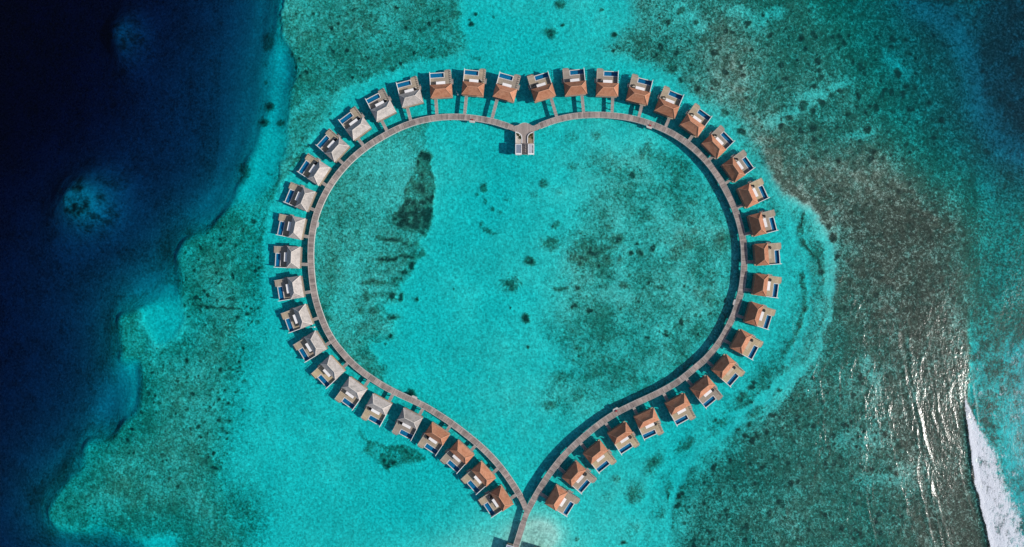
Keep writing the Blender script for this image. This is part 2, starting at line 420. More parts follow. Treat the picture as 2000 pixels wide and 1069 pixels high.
# soft coral and seagrass patches: x, y, rx, ry, turn, strength
BLOBS = [
 (452, 1018, 72, 78, .3, .50), (418, 915, 18, 6, .2, .9), (400, 905, 40, 25, .4, .62),
 (1163, 266, 10, 9, 0, .5), (1115, 269, 13, 10, 0, .4), (1118, 325, 10, 12, 0, .4), (1063, 358, 9, 9, 0, .65), (1090, 376, 7, 6, 0, .35), (1045, 381, 10, 8, 0, .3), (1185, 323, 45, 28, 0, .42), (1200, 350, 22, 22, 0, .35), (1264, 302, 24, 22, 0, .5), (1300, 312, 26, 16, 0, .45), (1333, 324, 20, 15, .4, .6), (1233, 342, 9, 10, 0, .8), (1289, 351, 15, 18, 0, .35), (1169, 367, 10, 11, 0, .35), (1258, 386, 10, 8, 0, .5), (1228, 386, 11, 5, 0, .4), (1351, 395, 19, 8, 0, .55), (1261, 423, 22, 10, .25, .6), (1174, 422, 9, 9, 0, .6), (1087, 439, 9, 9, 0, .65), (1187, 447, 12, 8, 0, .55), (1203, 467, 19, 13, 0, .75), (1143, 464, 17, 16, 0, .5), (1118, 488, 13, 18, 0, .4), (1075, 475, 20, 15, 0, .62), (1034, 511, 11, 10, 0, .75), (1275, 484, 7, 8, 0, .8), (1244, 477, 5, 4, 0, .95), (1232, 494, 6, 6, 0, .8), (1250, 497, 9, 10, 0, .7), (1343, 474, 44, 36, 0, .52), (1408, 474, 26, 32, .3, .62), (1323, 497, 28, 26, 0, .5), (1375, 570, 30, 50, .3, .45), (1300, 610, 50, 30, -.3, .40), (1185, 690, 60, 22, -.3, .38),
 (1096, 564, 16, 7, 0, .65), (1128, 562, 7, 7, .5, .85), (1220, 556, 11, 8, 0, .65), (1229, 539, 5, 5, 0, .8), (1267, 553, 4, 4, 0, .9), (1289, 562, 15, 6, .3, .8), (1258, 562, 6, 4, 0, .7), (1336, 560, 5, 4, 0, .9), (1393, 531, 16, 13, 0, .5), (1125, 597, 10, 9, 0, .7), (1117, 601, 4, 5, 0, .9), (1150, 608, 10, 6, -.4, .75), (1216, 604, 27, 22, 0, .42), (1393, 587, 18, 15, 0, .55), (1331, 629, 6, 10, 0, .95), (1300, 654, 9, 4, .3, .9), (1264, 660, 8, 4, 0, .85), (1373, 629, 16, 27, .5, .45), (1129, 681, 10, 7, 0, .65), (1303, 691, 25, 15, -.4, .42), (1115, 646, 6, 7, 0, .6), (1225, 668, 5, 5, 0, .6), (1268, 685, 4, 4, 0, .7), (1180, 697, 6, 4, 0, .6), (1098, 741, 28, 18, -.4, .42), (1132, 769, 22, 20, 0, .5), (1076, 792, 18, 10, 0, .55),
 (996, 555, 19, 16, 0, .68), (1028, 621, 9, 10, 0, .85), (813, 586, 5, 5, 0, .75), (996, 602, 3, 3, 0, .8), (886, 564, 2.5, 2.5, 0, .7), (888, 581, 2.5, 2.5, 0, .6), (1032, 678, 3.5, 4, 0, .8), (803, 769, 9, 9, 0, .75), (944, 367, 8, 8, 0, .6), (932, 379, 5, 4, 0, .5), (948, 393, 4, 5, 0, .5), (963, 408, 6, 5, 0, .5), (976, 415, 5, 6, 0, .35), (990, 391, 10, 4, -.5, .35), (956, 452, 18, 6, .35, .5), (941, 438, 5, 6, 0, .5), (753, 673, 3, 3, 0, .7),
 (685, 420, 22, 26, .2, .42), (690, 368, 15, 20, .3, .4), (668, 487, 14, 14, 0, .4), (655, 528, 10, 14, .5, .45), (648, 566, 8, 8, 0, .4), (805, 520, 6, 11, 0, .9), (790, 533, 10, 8, 0, .85), (766, 579, 8, 7, .4, .8), (783, 581, 5, 11, .2, .85), (764, 621, 13, 8, 0, .85), (763, 656, 4, 5, 0, .9), (705, 608, 12, 9, 0, .68), (730, 607, 11, 9, 0, .66), (716, 580, 11, 12, 0, .68), (735, 645, 18, 12, 0, .35), (745, 722, 10, 12, 0, .4), (700, 700, 25, 18, .6, .3),
 (1075, 64, 13, 9, 0, .8), (1098, 50, 4, 4, 0, .7), (1199, 68, 7, 5, 0, .85), (1198, 99, 6, 4, 0, .9), (1093, 8, 11, 10, 0, .65), (1175, 20, 5, 4, 0, .5), (1296, 48, 14, 16, .4, .55), (921, 47, 6, 5, 0, .8), (928, 27, 4, 4, 0, .75), (917, 38, 3, 2.5, 0, .7), (965, 33, 3, 3, 0, .5), (885, 22, 18, 24, .2, .55), (930, 112, 12, 6, 0, .45), (905, 72, 10, 10, 0, .35), (1313, 135, 15, 10, .3, .75), (1276, 108, 20, 12, .3, .5), (1220, 95, 26, 12, .4, .4),
 (690, 135, 28, 11, 0, .6), (601, 125, 10, 8, 0, .65), (677, 98, 7, 6, 0, .75), (719, 114, 5, 4, 0, .8), (796, 111, 9, 6, 0, .55), (608, 170, 7, 9, 0, .5), (605, 52, 8, 8, 0, .55), (590, 70, 12, 22, 0, .4), (660, 60, 30, 25, 0, .3), (775, 20, 12, 20, 0, .3), (570, 310, 10, 26, .5, .3),
 (1495, 731, 15, 17, .5, .65), (1450, 780, 16, 15, 0, .65), (1338, 872, 24, 10, -.75, .6), (1278, 905, 24, 13, -.9, .62), (1240, 962, 22, 16, -1.0, .6), (1307, 949, 10, 14, .3, .5), (1292, 1001, 10, 12, .3, .5), (1204, 934, 8, 9, 0, .5), (1188, 967, 14, 9, 0, .28), (1126, 1053, 5, 5, 0, .5), (1218, 1060, 6, 5, 0, .8), (1235, 1038, 24, 14, -.6, .3), (1402, 829, 22, 6, -.5, .6), (1478, 757, 10, 16, .5, .5), (1475, 805, 20, 8, -.5, .55),
 (1395, 45, 10, 12, 0, .3), (1420, 90, 30, 30, 0, .4), (1800, 95, 40, 30, .2, .5), (1620, 170, 40, 60, 0, .15), (1860, 70, 30, 14, .3, .45), (1740, 400, 10, 8, 0, .6), (1796, 450, 8, 7, 0, .55), (1910, 412, 7, 9, 0, .55), (1670, 530, 14, 9, .2, .4), (1735, 622, 16, 8, -.4, .4), (1614, 655, 8, 18, .2, .6), (1567, 505, 8, 30, -.1, .2),
 (300, 300, 0.1, 0.1, 0, 0), (518, 72, 16, 22, .2, .75), (500, 122, 14, 12, 0, .5), (512, 158, 5, 5, 0, .6), (520, 205, 14, 9, 0, .75), (510, 236, 14, 12, 0, .7), (470, 335, 22, 22, 0, .7), (525, 340, 6, 3, 0, .6), (545, 240, 14, 8, .2, .6)]
STROKES = [  # points, width, strength
 ([(800, 440), (770, 515), (735, 575), (708, 625), (700, 655)], 20, .44),
 ([(375, 596), (420, 600), (470, 603)], 4, .9),
 ([(600, 285), (568, 327), (545, 352), (526, 392), (513, 430), (508, 480), (512, 525)], 7, .55),
 ([(742, 466), (780, 470), (815, 480)], 7, .82), ([(745, 506), (785, 503), (815, 495)], 11, .82), ([(712, 551), (745, 553), (780, 549)], 7, .75), ([(706, 661), (740, 664), (764, 658)], 5, .65), ([(725, 580), (760, 572)], 6, .7),
 ([(1143, 738), (1180, 728), (1211, 722), (1253, 727)], 6, .6), ([(1570, 418), (1562, 445), (1568, 475), (1585, 497), (1598, 508), (1606, 530)], 5, .85), ([(1575, 440), (1590, 470), (1600, 500)], 12, .4), ([(1567, 538), (1571, 570), (1571, 605), (1560, 640), (1545, 668), (1528, 690)], 6, .75), ([(1606, 530), (1607, 555)], 4, .5),
 ([(1330, 985), (1350, 930), (1400, 880)], 8, .2), ([(1520, 770), (1480, 840), (1400, 890)], 12, .25)]
SANDY = [  # paler sandy lanes cut through coral
 ([(1530, 400), (1556, 470), (1580, 540), (1580, 600), (1562, 660), (1540, 710)], 7, .75), ([(1625, 560), (1620, 620), (1590, 690), (1545, 760), (1490, 815)], 5, .6), ([(1535, 735), (1470, 790), (1395, 830), (1340, 880), (1290, 930), (1262, 990), (1255, 1075)], 6, .8), ([(1330, 940), (1308, 1010), (1302, 1075)], 5, .7),
 ([(1490, 335), (1525, 385), (1570, 410), (1598, 440), (1614, 480), (1622, 530), (1618, 570)], 10, .85),
 ([(1560, 720), (1500, 785), (1474, 801), (1403, 857), (1340, 905), (1300, 955), (1275, 1069)], 10, .8), ([(1345, 910), (1325, 960), (1305, 1010), (1290, 1075)], 7, .75), ([(1430, 20), (1480, 40), (1520, 25)], 14, .4), ([(1330, 20), (1370, 52)], 14, .45), ([(1310, 132), (1325, 140), (1330, 150)], 4, .8),
 ([(1490, 250), (1540, 225), (1600, 185), (1650, 160)], 12, .4), ([(1650, 270), (1700, 260)], 10, .35), ([(1560, 190), (1640, 170)], 8, .3), ([(1740, 110), (1770, 140)], 16, .3), ([(655, 200), (705, 166), (770, 140), (840, 124), (900, 112)], 10, .55), ([(560, 385), (535, 460), (528, 540), (540, 630)], 12, .6), ([(690, 520), (700, 560), (660, 600)], 16, .35), ([(715, 300), (755, 330), (780, 300)], 24, .3), ([(600, 470), (520, 400)], 8, .2), ([(1445, 130), (1470, 215)], 10, .12), ([(1600, 620), (1580, 760)], 14, .25), ([(1630, 860), (1720, 850)], 18, .25), ([(1680, 940), (1760, 930)], 14, .3), ([(1690, 700), (1715, 760)], 10, .35), ([(560, 230), (600, 200), (640, 190)], 8, .35)]


def local(X, Y, x0, x1, y0, y1):
    m = (X > x0) & (X < x1) & (Y > y0) & (Y < y1)
    return m


def seabed_map(X, Y):
    w1 = fbm(X, Y, 70, 11, 5); w2 = fbm(X, Y, 70, 47, 5)
    e1 = fbm(X, Y, 14, 5, 4); e2 = fbm(X, Y, 14, 91, 4)
    Xw = X + 5 * w1 + 4 * e1; Yw = Y + 5 * w2 + 4 * e2
    big = fbm(X, Y, 170, 3, 4); mid = fbm(X, Y, 38, 23, 4); fine = fbm(X, Y, 11, 61, 4)
    # ---- depth
    dep = 1.95 + 0.40 * big + 0.16 * mid
    cov = np.zeros_like(X); brn = np.zeros_like(X)
    # western coral slope
    dw = sdist(Xw, Yw, REEF_W)
    lag = sm(380, 470, X) * sm(540, 640, Y)
    k = sm(16, -20, dw) * (1 - lag) + sm(52, -85, dw) * lag
    inn = np.minimum(0.61 + 0.11 * big + 0.15 * mid + 0.08 * sm(300, 100, Y), .84)
    # denser towards the drop-off, thinner towards the lagoon
    inn = inn + 0.10 * sm(520, 300, X) - 0.14 * sm(740, 950, X)
    cov = np.maximum(cov, k * inn)
    soft = sm(95, -15, sdist(X + 18 * w1, Y + 18 * w2, REEF_W)) * sm(620, 900, Y) * (X < 760)
    cov = np.maximum(cov, soft * (0.24 + .12 * mid))
    dep = dep * (1 - k) + k * (1.62 + .25 * big + 0.8 * sm(-90, 0, dw) * (X < 545))
    # inside the heart
    d = sdist(X + 3 * w1 + 3 * e1, Y + 3 * w2 + 3 * e2, INNER_W); k = sm(3, -5, d)
    cov = np.maximum(cov, k * (0.52 + 0.10 * big + 0.16 * mid)); kw = sm(14, -30, d); dep = dep * (1 - kw) + kw * (1.42 + .15 * big)
    d = sdist(X + 3 * w1 + 5 * e1, Y + 3 * w2 + 5 * e2, EDGE_W); k = sm(4, -5, d)
    cov = np.maximum(cov, k * np.clip(0.93 + 0.22 * fine + 0.12 * mid, 0.5, 1))
    d = sdist(X + 16 * w1, Y + 16 * w2, INNER_E); k = sm(45, -45, d)
    cov = np.maximum(cov, k * (0.62 + 0.12 * big + 0.24 * mid)); dep = dep - .28 * k
    d = sdist(Xw, Yw, PATCH_IE); k = sm(10, -10, d); cov = np.maximum(cov, k * (0.64 + 0.25 * mid + .3 * fine))
    d = sdist(Xw, Yw, PATCH_SW); k = sm(5, -7, d); cov = np.maximum(cov, k * (0.68 + 0.2 * mid + .25 * fine))
    # eastern reef
    d = sdist(Xw, Yw, REEF_E); sf = sm(400, 470, Y); kE = sm(16, -22, d) * (1 - sf) + sm(34, -58, d) * sf
    inn = np.minimum(0.74 + 0.09 * big + 0.11 * mid + 0.05 * sm(1350, 1600, X), .86) - 0.14 * sm(110, 10, Y) * sm(1450, 1300, X)
    cov = np.maximum(cov, kE * inn)
    dep = dep * (1 - kE) + kE * (1.45 - 0.35 * sm(250, 480, Y) * sm(1400, 1560, X) + .25 * big)
    brn = np.maximum(brn, kE * 0.42 * sm(60, 420, Y + .4 * (X - 1500)))
    ring = sm(85, 0, sdist(X + 10 * w1, Y + 10 * w2, REEF_E)) * sm(300, 420, Y)
    cov = np.maximum(cov, ring * (0.55 + 0.26 * mid))
    # shallow brown reef flat
    d = sdist(X + 14 * w1 + 6 * e1, Y + 14 * w2 + 6 * e2, FLAT); kF = sm(100, -75, d)
    brn = np.maximum(brn, kF * (0.82 + 0.25 * mid) * (0.35 + 0.65 * sm(190, 330, Y)))
    cov = np.maximum(cov, kF * np.minimum(0.85 + 0.08 * mid, .93))
    dep = dep * (1 - kF) + kF * (0.58 - 0.12 * sm(600, 800, Y) + 0.12 * big)
    dark = np.clip(0.62 * kE + 0.55 * kF * sm(330, 440, Y), 0, 1.15)
    rim = sm(26, 2, np.abs(sdist(Xw, Yw, REEF_E) + 16)) * sm(240, 320, Y) * sm(480, 430, Y)
    brn = np.maximum(brn, rim * .9); cov = np.maximum(cov, rim * .84); dep = dep - rim * 0.35
    # north-east: falling away to deeper blue water
    far = sm(1640, 2000, X + 0.55 * (200 - Y)) * sm(470, 250, Y)
    dep = dep + far * 6.0
    lane = sm(44, 8, sdist(X + 14 * w1, Y + 14 * w2, [(1780, -200), (1800, -10), (1850, 20), (1900, 75), (1915, 130), (1925, 200), (1960, 250), (2020, 295), (2200, 400)], False))
    cov = cov * (1 - 0.30 * lane); dep = dep + 2.8 * lane
    d = sdist(X + 10 * w1, Y + 10 * w2, [(1930, -300), (1935, 110), (1950, 190), (2000, 255), (2300, 320), (2600, -300)]); k = sm(20, -30, d)
    dep = dep + k * 3.6
    east = sm(1860, 1960, X) * sm(250, 340, Y) * sm(640, 560, Y); brn = brn * (1 - east); dep = dep + east * 1.3; cov = np.where(east > .5, cov * .86, cov)
    # behind the surf
    d = sdist(X + 3 * w1, Y + 8 * w2, SURFZONE); kS = sm(3, -14, d) * (1 - .6 * sm(700, 600, Y))
    cov = cov * (1 - kS) + kS * np.clip(0.50 + .16 * sm(860, 700, Y) + 0.3 * mid + .25 * fine, 0, 1); brn = brn * (1 - kS); dep = dep * (1 - kS) + kS * (2.3 + 1.2 * sm(1930, 2010, X))
    lft = sm(16, 0, np.abs(sdist(X, Y, [(1880, 786), (1889, 866), (1898, 942), (1913, 997), (1929, 1069), (1960, 1300)], False))) * (1 - kS)
    brn = brn * (1 - 0.3 * lft)
    # bottom sand bank, very shallow around the causeway
    b = np.exp(-(((X - 960) / 190) ** 2 + ((Y - 1085) / 105) ** 2)); b2 = np.exp(-(((X - 1055) / 55) ** 2 + ((Y - 1040) / 45) ** 2))
    dep = dep * (1 - 0.80 * np.clip(0.78 * b + 0.75 * b2, 0, 1)); cov = cov * (1 - np.clip(b, 0, 1))
    dep = dep + 0.55 * np.exp(-(((X - 760) / 120) ** 2 + ((Y - 1000) / 60) ** 2)) + 0.3 * np.exp(-(((X - 930) / 90) ** 2 + ((Y - 420) / 170) ** 2)) + 0.25 * np.exp(-(((X - 980) / 80) ** 2 + ((Y - 60) / 90) ** 2))
    # ---- lanes, patches, coral heads
    for pts, wd, st in SANDY:
        x = [q[0] for q in pts]; y = [q[1] for q in pts]
        m = local(X, Y, min(x) - 4 * wd, max(x) + 4 * wd, min(y) - 4 * wd, max(y) + 4 * wd)
        d = sdist(Xw[m], Yw[m], pts, False)
        kk_ = sm(wd * 1.7, wd * 0.3, d) * st * np.clip(1 + .35 * mid[m], .4, 1.3)
        cov[m] *= 1 - np.clip(kk_, 0, 1); brn[m] *= 1 - np.clip(kk_, 0, 1)
    for pts, wd, st in STROKES:
        x = [q[0] for q in pts]; y = [q[1] for q in pts]
        m = local(X, Y, min(x) - 4 * wd, max(x) + 4 * wd, min(y) - 4 * wd, max(y) + 4 * wd)
        d = sdist(X[m] + .6 * wd * e1[m], Y[m] + .6 * wd * e2[m], pts, False) * (1 + .35 * mid[m])
        kk_ = sm(wd * 1.7, wd * 0.2, d) * np.clip(st * (1.12 + 0.40 * fine[m] + .25 * mid[m]), 0, 1)
        cov[m] = np.maximum(cov[m], kk_)
    rnd = random.Random(7)
    heads = list(BLOBS)

    def scatter(n, x0, x1, y0, y1, r0, r1, s0, s1):
        for _ in range(n):
            r = r0 + (r1 - r0) * rnd.random() ** 2.2
            heads.append((rnd.uniform(x0, x1), rnd.uniform(y0, y1), r * rnd.uniform(.8, 1.4), r, rnd.uniform(0, 3), rnd.uniform(s0, s1)))
    scatter(120, 360, 505, 430, 640, 1.5, 6, .7, .95); scatter(170, 240, 480, 680, 930, 1.5, 6, .7, 1.0); scatter(110, 560, 860, 10, 160, 1.5, 8, .6, .9)
    scatter(330, 1300, 1760, 800, 1075, 1.6, 8, .8, 1.0); scatter(90, 1440, 1700, 720, 860, 2, 8, .75, 1.0); scatter(60, 1240, 1430, 530, 660, 1.2, 4.5, .55, .85)
    scatter(40, 1090, 1240, 560, 720, 1.2, 4, .5, .8); scatter(120, 1250, 1600, 20, 260, 2, 10, .72, .95); scatter(110, 1560, 1850, 60, 330, 3, 14, .72, .9); scatter(110, 1600, 1860, 360, 640, 2, 8, .8, .97)
    scatter(40, 120, 470, 930, 1060, 2, 6, .5, .75)
    cov0 = cov.copy()
    for hi_, (x, y, rx, ry, an, st) in enumerate(heads):
        if st <= 0: continue
        R = max(rx, ry) * 2.2 + 3
        # axis order of the fine grid lets us cut a small window
        m = local(X, Y, x - R, x + R, y - R, y + R)
        if not m.any(): continue
        dx = X[m] + min(rx, 9) * .38 * e1[m] - x; dy = Y[m] + min(ry, 9) * .38 * e2[m] - y
        c, s_ = math.cos(an), math.sin(an)
        r = np.sqrt(((dx * c + dy * s_) / rx) ** 2 + ((-dx * s_ + dy * c) / ry) ** 2)
        edge = 0.45 if max(rx, ry) < 12 else 0.75
        kk_ = sm(1 + edge, 1 - edge, r) * np.clip(1.34 * st + 0.30 * fine[m] * st, 0, 1)
        if hi_ >= len(BLOBS): kk_ = kk_ * sm(.12, .40, cov0[m])
        cov[m] = np.maximum(cov[m], kk_)
    # ---- the deep water west of the drop-off
    d = sdist(X + 10 * w1 + 11 * e1, Y + 10 * w2 + 11 * e2, SHALLOW)
    out = sm(-16, 2, d)
    dd = np.interp(d, [-14, 0, 12, 32, 70, 112, 150, 250, 340, 520, 1500], [2.0, 3.4, 5.6, 9.5, 13.5, 16.0, 21.0, 24.5, 31, 42, 60]) + 1.2 * big * sm(20, 100, d)
    southw = sm(400, 470, Y)
    steep = np.interp(d, [-10, 0, 9, 22, 50, 110, 200, 340, 520, 1500], [2.0, 3.0, 4.6, 7.0, 11.0, 17.0, 23.5, 29.5, 41, 60]) + 1.2 * big * sm(20, 100, d)
    dd = dd * (1 - southw) + steep * southw
    bump_ = lambda x, y, rx, ry: np.exp(-(((X + 8 * w1 - x) / rx) ** 2 + ((Y + 8 * w2 - y) / ry) ** 2) ** 1.5)
    tong = bump_(405, 402, 34, 52); dd = dd * (1 - tong) + 10.0 * tong
    fade = bump_(285, 575, 60, 50); dd = dd * (1 - fade) + 9.0 * fade
    fade2 = bump_(205, 790, 50, 60); dd = dd * (1 - fade2) + 12.0 * fade2
    gs_ = lambda x, y, rx, ry: np.exp(-((X + 6 * w1 - x) / rx) ** 2 - ((Y + 6 * w2 - y) / ry) ** 2)
    pin = np.clip(1.15 * gs_(126, 388, 66, 66), 0, 1); pin2 = gs_(192, 40, 42, 62)
    pin3 = bump_(110, 440, 80, 70) * (1 - pin)
    dep = dep * (1 - out) + dd * out
    cvo = 0.35 + 0.2 * mid + 0.30 * southw * sm(90, 15, d)
    cvo = np.where(X > 405, cvo * (1 - 0.75 * sm(470, 380, Y) * sm(150, 105, d)), cvo)
    cvo = cvo * (1 - .9 * np.clip(tong + fade + fade2, 0, 1))
    pp = np.clip(pin + pin2, 0, 1); cvo = cvo * (1 - pp) + pp * np.clip(0.46 + 0.75 * fine + .4 * mid, 0, 1)
    rimc = sm(-45, -8, d) * southw
    cov = np.maximum(cov, rimc * (0.52 + .15 * mid))
    oc = sm(2, 20, d)
    cov = cov * (1 - oc) + cvo * oc
    cov = np.maximum(cov, out * sm(1.3, .6, np.sqrt(((X + 4 * e1 - 516) / 17) ** 2 + ((Y + 4 * e2 - 75) / 22) ** 2)) * .75)
    # blue sandy shelves between reef and drop-off
    shelf = sm(8, -20, sdist(Xw, Yw, [(533, 84), (520, 118), (516, 178), (503, 236), (496, 276), (483, 316), (478, 350), (463, 370), (466, 398), (495, 397), (515, 377), (539, 360), (544, 323), (557, 296), (552, 236), (560, 188), (576, 135), (552, 88)]))
    dep = dep * (1 - shelf) + shelf * (3.4 + 3.5 * sm(300, 100, Y) + .4 * mid); cov = np.where(shelf > .5, np.minimum(cov, np.where(cov > .55, cov, .06)), cov)
    s2 = sm(3, -8, sdist(Xw, Yw, [(297, 558), (335, 556), (357, 620), (339, 662), (306, 675), (284, 636), (269, 585)]))
    dep = dep * (1 - s2) + s2 * (2.9 + 4.5 * sm(600, 545, Y)); cov = cov * (1 - s2)
    s3 = sm(4, -8, sdist(Xw, Yw, [(214, 714), (262, 710), (268, 735), (265, 780), (249, 812), (225, 820), (205, 800)]))
    dep = dep * (1 - s3) + s3 * 7.0; cov = cov * (1 - s3)
    s4 = sm(4, -6, sdist(Xw, Yw, [(272, 1054), (345, 1054), (352, 1090), (272, 1090)])); dep = dep * (1 - s4) + s4 * 3.0; cov = cov * (1 - s4)
    cov = np.clip(cov, 0, 1); brn = np.clip(brn, 0, 1)
    colr = np.stack([cov, brn, np.clip(dark, 0, 1.15)], -1)
    # coral stands up from the sand
    dep = dep - np.clip(cov, 0, .9) * 0.35 * sm(6.0, 2.0, dep) * (1 + .6 * fine)
    # loose sand rounds off every deep edge
    def blur(a, r, axis):
        c = np.cumsum(np.concatenate([np.repeat(np.take(a, [0], axis), r + 1, axis), a, np.repeat(np.take(a, [-1], axis), r, axis)], axis), axis)
        n = a.shape[axis]
        return (np.take(c, range(2 * r + 1, 2 * r + 1 + n), axis) - np.take(c, range(0, n), axis)) / (2 * r + 1)
    for r, lo_, hi_ in ((5, 1.9, 2.8), (12, 3.5, 6.0), (22, 8.0, 12.0)):
        sb = dep
        for _ in range(2): sb = blur(blur(sb, r, 0), r, 1)
        kb = sm(lo_, hi_, np.minimum(sb, dep + 1.0)) * sm(1180, 1100, np.abs(X - 1000)) * sm(610, 590, np.abs(Y - 534))
        dep = dep * (1 - kb) + sb * kb
    for k_, d_ in ((pin3, 22.0), (pin2, 18.5), (pin, 11.0)):
        k_ = k_ * .95; dep = dep * (1 - k_) + d_ * k_
    dep = np.clip(dep, 0.28, 60)
    return dep, colr, np.clip(cov * 1.25, 0, 1)


CRESTS = [([(1752, 640), (1760, 700), (1776, 780), (1793, 860), (1790, 930), (1806, 1000), (1826, 1069), (1860, 1200)], .135), ([(1772, 660), (1782, 740), (1800, 840), (1806, 900), (1822, 980), (1842, 1069), (1870, 1200)], .14), ([(1790, 800), (1812, 880), (1822, 950), (1838, 1010), (1855, 1080)], .13),
          ([(1640, 720), (1637, 800)], .12), ([(1600, 740), (1608, 800), (1600, 860)], .10), ([(1690, 960), (1700, 1020), (1710, 1069)], .12), ([(1650, 1000), (1660, 1069)], .10), ([(1455, 890), (1462, 950)], .12), ([(1688, 780), (1690, 900)], .10)]


_r = random.Random(21)
for _k in range(9):
    _x = 1722 + 20 * _k + _r.uniform(-6, 6); _y0 = _r.uniform(600, 760); _l = _r.uniform(160, 420)
    CRESTS.append(([(_x + .30 * (y - 700) * (1 if y > 860 else .55) + _r.uniform(-4, 4), y) for y in np.arange(_y0, min(_y0 + _l, 1100), 45)], _r.uniform(.05, .085)))
for _k in range(95):
    _x, _y = _r.uniform(1330, 1880), _r.uniform(560, 1060); _l = _r.uniform(14, 60)
    _t = _r.uniform(-.25, .05) if _y > 760 else _r.uniform(-.1, .7)
    CRESTS.append(([(_x, _y), (_x - _t * _l * .5 + _r.uniform(-2, 2), _y + _l * .5), (_x - _t * _l, _y + _l)], _r.uniform(.05, .10)))


def crest_height(X, Y):
    z = 0.05 * fbm(X, Y, 60, 71, 3)
    wob = fbm(X, Y, 26, 29, 3)
    for pts, a in CRESTS:
        x_ = [q_[0] for q_ in pts]; y_ = [q_[1] for q_ in pts]
        m = local(X, Y, min(x_) - 22, max(x_) + 22, min(y_) - 22, max(y_) + 22)
        if not m.any(): continue
        d = sdist(X[m] + 3 * wob[m], Y[m], pts, False)
        z[m] += a * np.exp(-(d / (3.6 if a > .12 else 2.6)) ** 2) * np.clip(.85 + .35 * wob[m], .3, 1.15)
    front = sdist(X + 2 * wob, Y, [(1890, 700), (1884, 786), (1893, 866), (1902, 942), (1917, 997), (1933, 1069), (1965, 1250)], False)
    z = z + 0.40 * np.exp(-(front / 8.0) ** 2) * sm(770, 850, Y)
    return z


def foam_map(X, Y):
    w = fbm(X, Y, 22, 83, 4)
    lx = np.interp(Y, [700, 786, 866, 942, 997, 1069, 1250], [1892, 1883, 1892, 1901, 1916, 1932, 1965]) + 1.5 * w
    wd = np.interp(Y, [770, 786, 821, 845, 886, 942, 993, 1028, 1069, 1250], [0, 7, 20, 34, 54, 72, 80, 84, 82, 80])
    u = (X - lx) / np.maximum(wd, 1e-3)
    core = sm(-.01, .03, u) * sm(1.24, .58, u + .24 * w) * (wd > 0.5)
    cov = core * np.clip(.99 - .22 * sm(.08, .3, u) + .10 * sm(.4, .7, u) + .16 * w, 0, 1)
    # thin lace of old foam in the surf behind it
    lace = sm(0, 14, X - lx - 4) * sm(2080, 1990, X) * np.clip(.24 + .26 * w, 0, .5) * sm(610, 700, Y)
    cov = np.maximum(cov, lace)
    z = 0.10 + 0.75 * np.exp(-((X - lx - 2) / 9.0) ** 2) * (1 + .15 * w) + 0.10 * w
    return cov, crest_height(X, Y) + 0.22 + 0.12 * core * (1 + w)


def chop_map(X, Y):
    """how ruffled the water is: calm in the lee, choppy over the reef flat, smoothed by foam behind the surf"""
    c = 0.55 + 0.45 * sm(1350, 1700, X)
    c = c - 0.10 * sm(300, 60, Y)
    lx = np.interp(Y, [560, 700, 786, 866, 942, 997, 1069, 1250], [1860, 1885, 1883, 1892, 1901, 1916, 1932, 1965])
    return c * (1 - 0.75 * sm(-6, 20, X - lx) * sm(560, 680, Y))


def grid_axis(lo, hi, step, far, ratio=1.22):
    a = list(np.arange(lo, hi + step * 0.5, step))
    s_ = step; x = a[-1]
    while x < far: s_ *= ratio; x += s_; a.append(x)
    s_ = step; x = a[0]; pre = []
    while x > -far: s_ *= ratio; x -= s_; pre.append(x)
    return np.array(pre[::-1] + a)


def grid_faces(nx, ny):
    i = np.arange(nx - 1); j = np.arange(ny - 1)
    I, J = np.meshgrid(i, j)
    a = (J * nx + I).ravel()
    return np.stack([a, a + 1, a + 1 + nx, a + nx], 1)


def np_mesh(name, co, quads, mat):
    me = bpy.data.meshes.new(name)
    me.vertices.add(len(co)); me.vertices.foreach_set('co', co.astype(np.float32).ravel())
    nf = len(quads)
    me.loops.add(nf * 4); me.loops.foreach_set('vertex_index', quads.astype(np.int32).ravel())
    me.polygons.add(nf); me.polygons.foreach_set('loop_start', np.arange(0, nf * 4, 4, dtype=np.int32))
    me.update(calc_edges=True)
    me.polygons.foreach_set('use_smooth', np.ones(nf, bool))
    me.materials.append(mat)
    return me


gx = grid_axis(-300, 290, 0.5, 3000); gy = grid_axis(-155, 155, 0.5, 3000)
GX, GY = np.meshgrid(gx, gy)
kk = S * (H + 1.6) / H
PX = 1000 + GX / kk; PY = 534.5 - GY / kk
depth, colr, rgh = seabed_map(PX, PY)
co = np.stack([GX.ravel(), GY.ravel(), -depth.ravel()], 1)
me = np_mesh('seabed', co, grid_faces(len(gx), len(gy)), M['seabed'])
ca = me.attributes.new('substrate', 'FLOAT_COLOR', 'POINT')
rgba = np.concatenate([colr.reshape(-1, 3), rgh.reshape(-1, 1)], 1).astype(np.float32)
ca.data.foreach_set('color', rgba.ravel())
link('seabed', me, kind='structure')

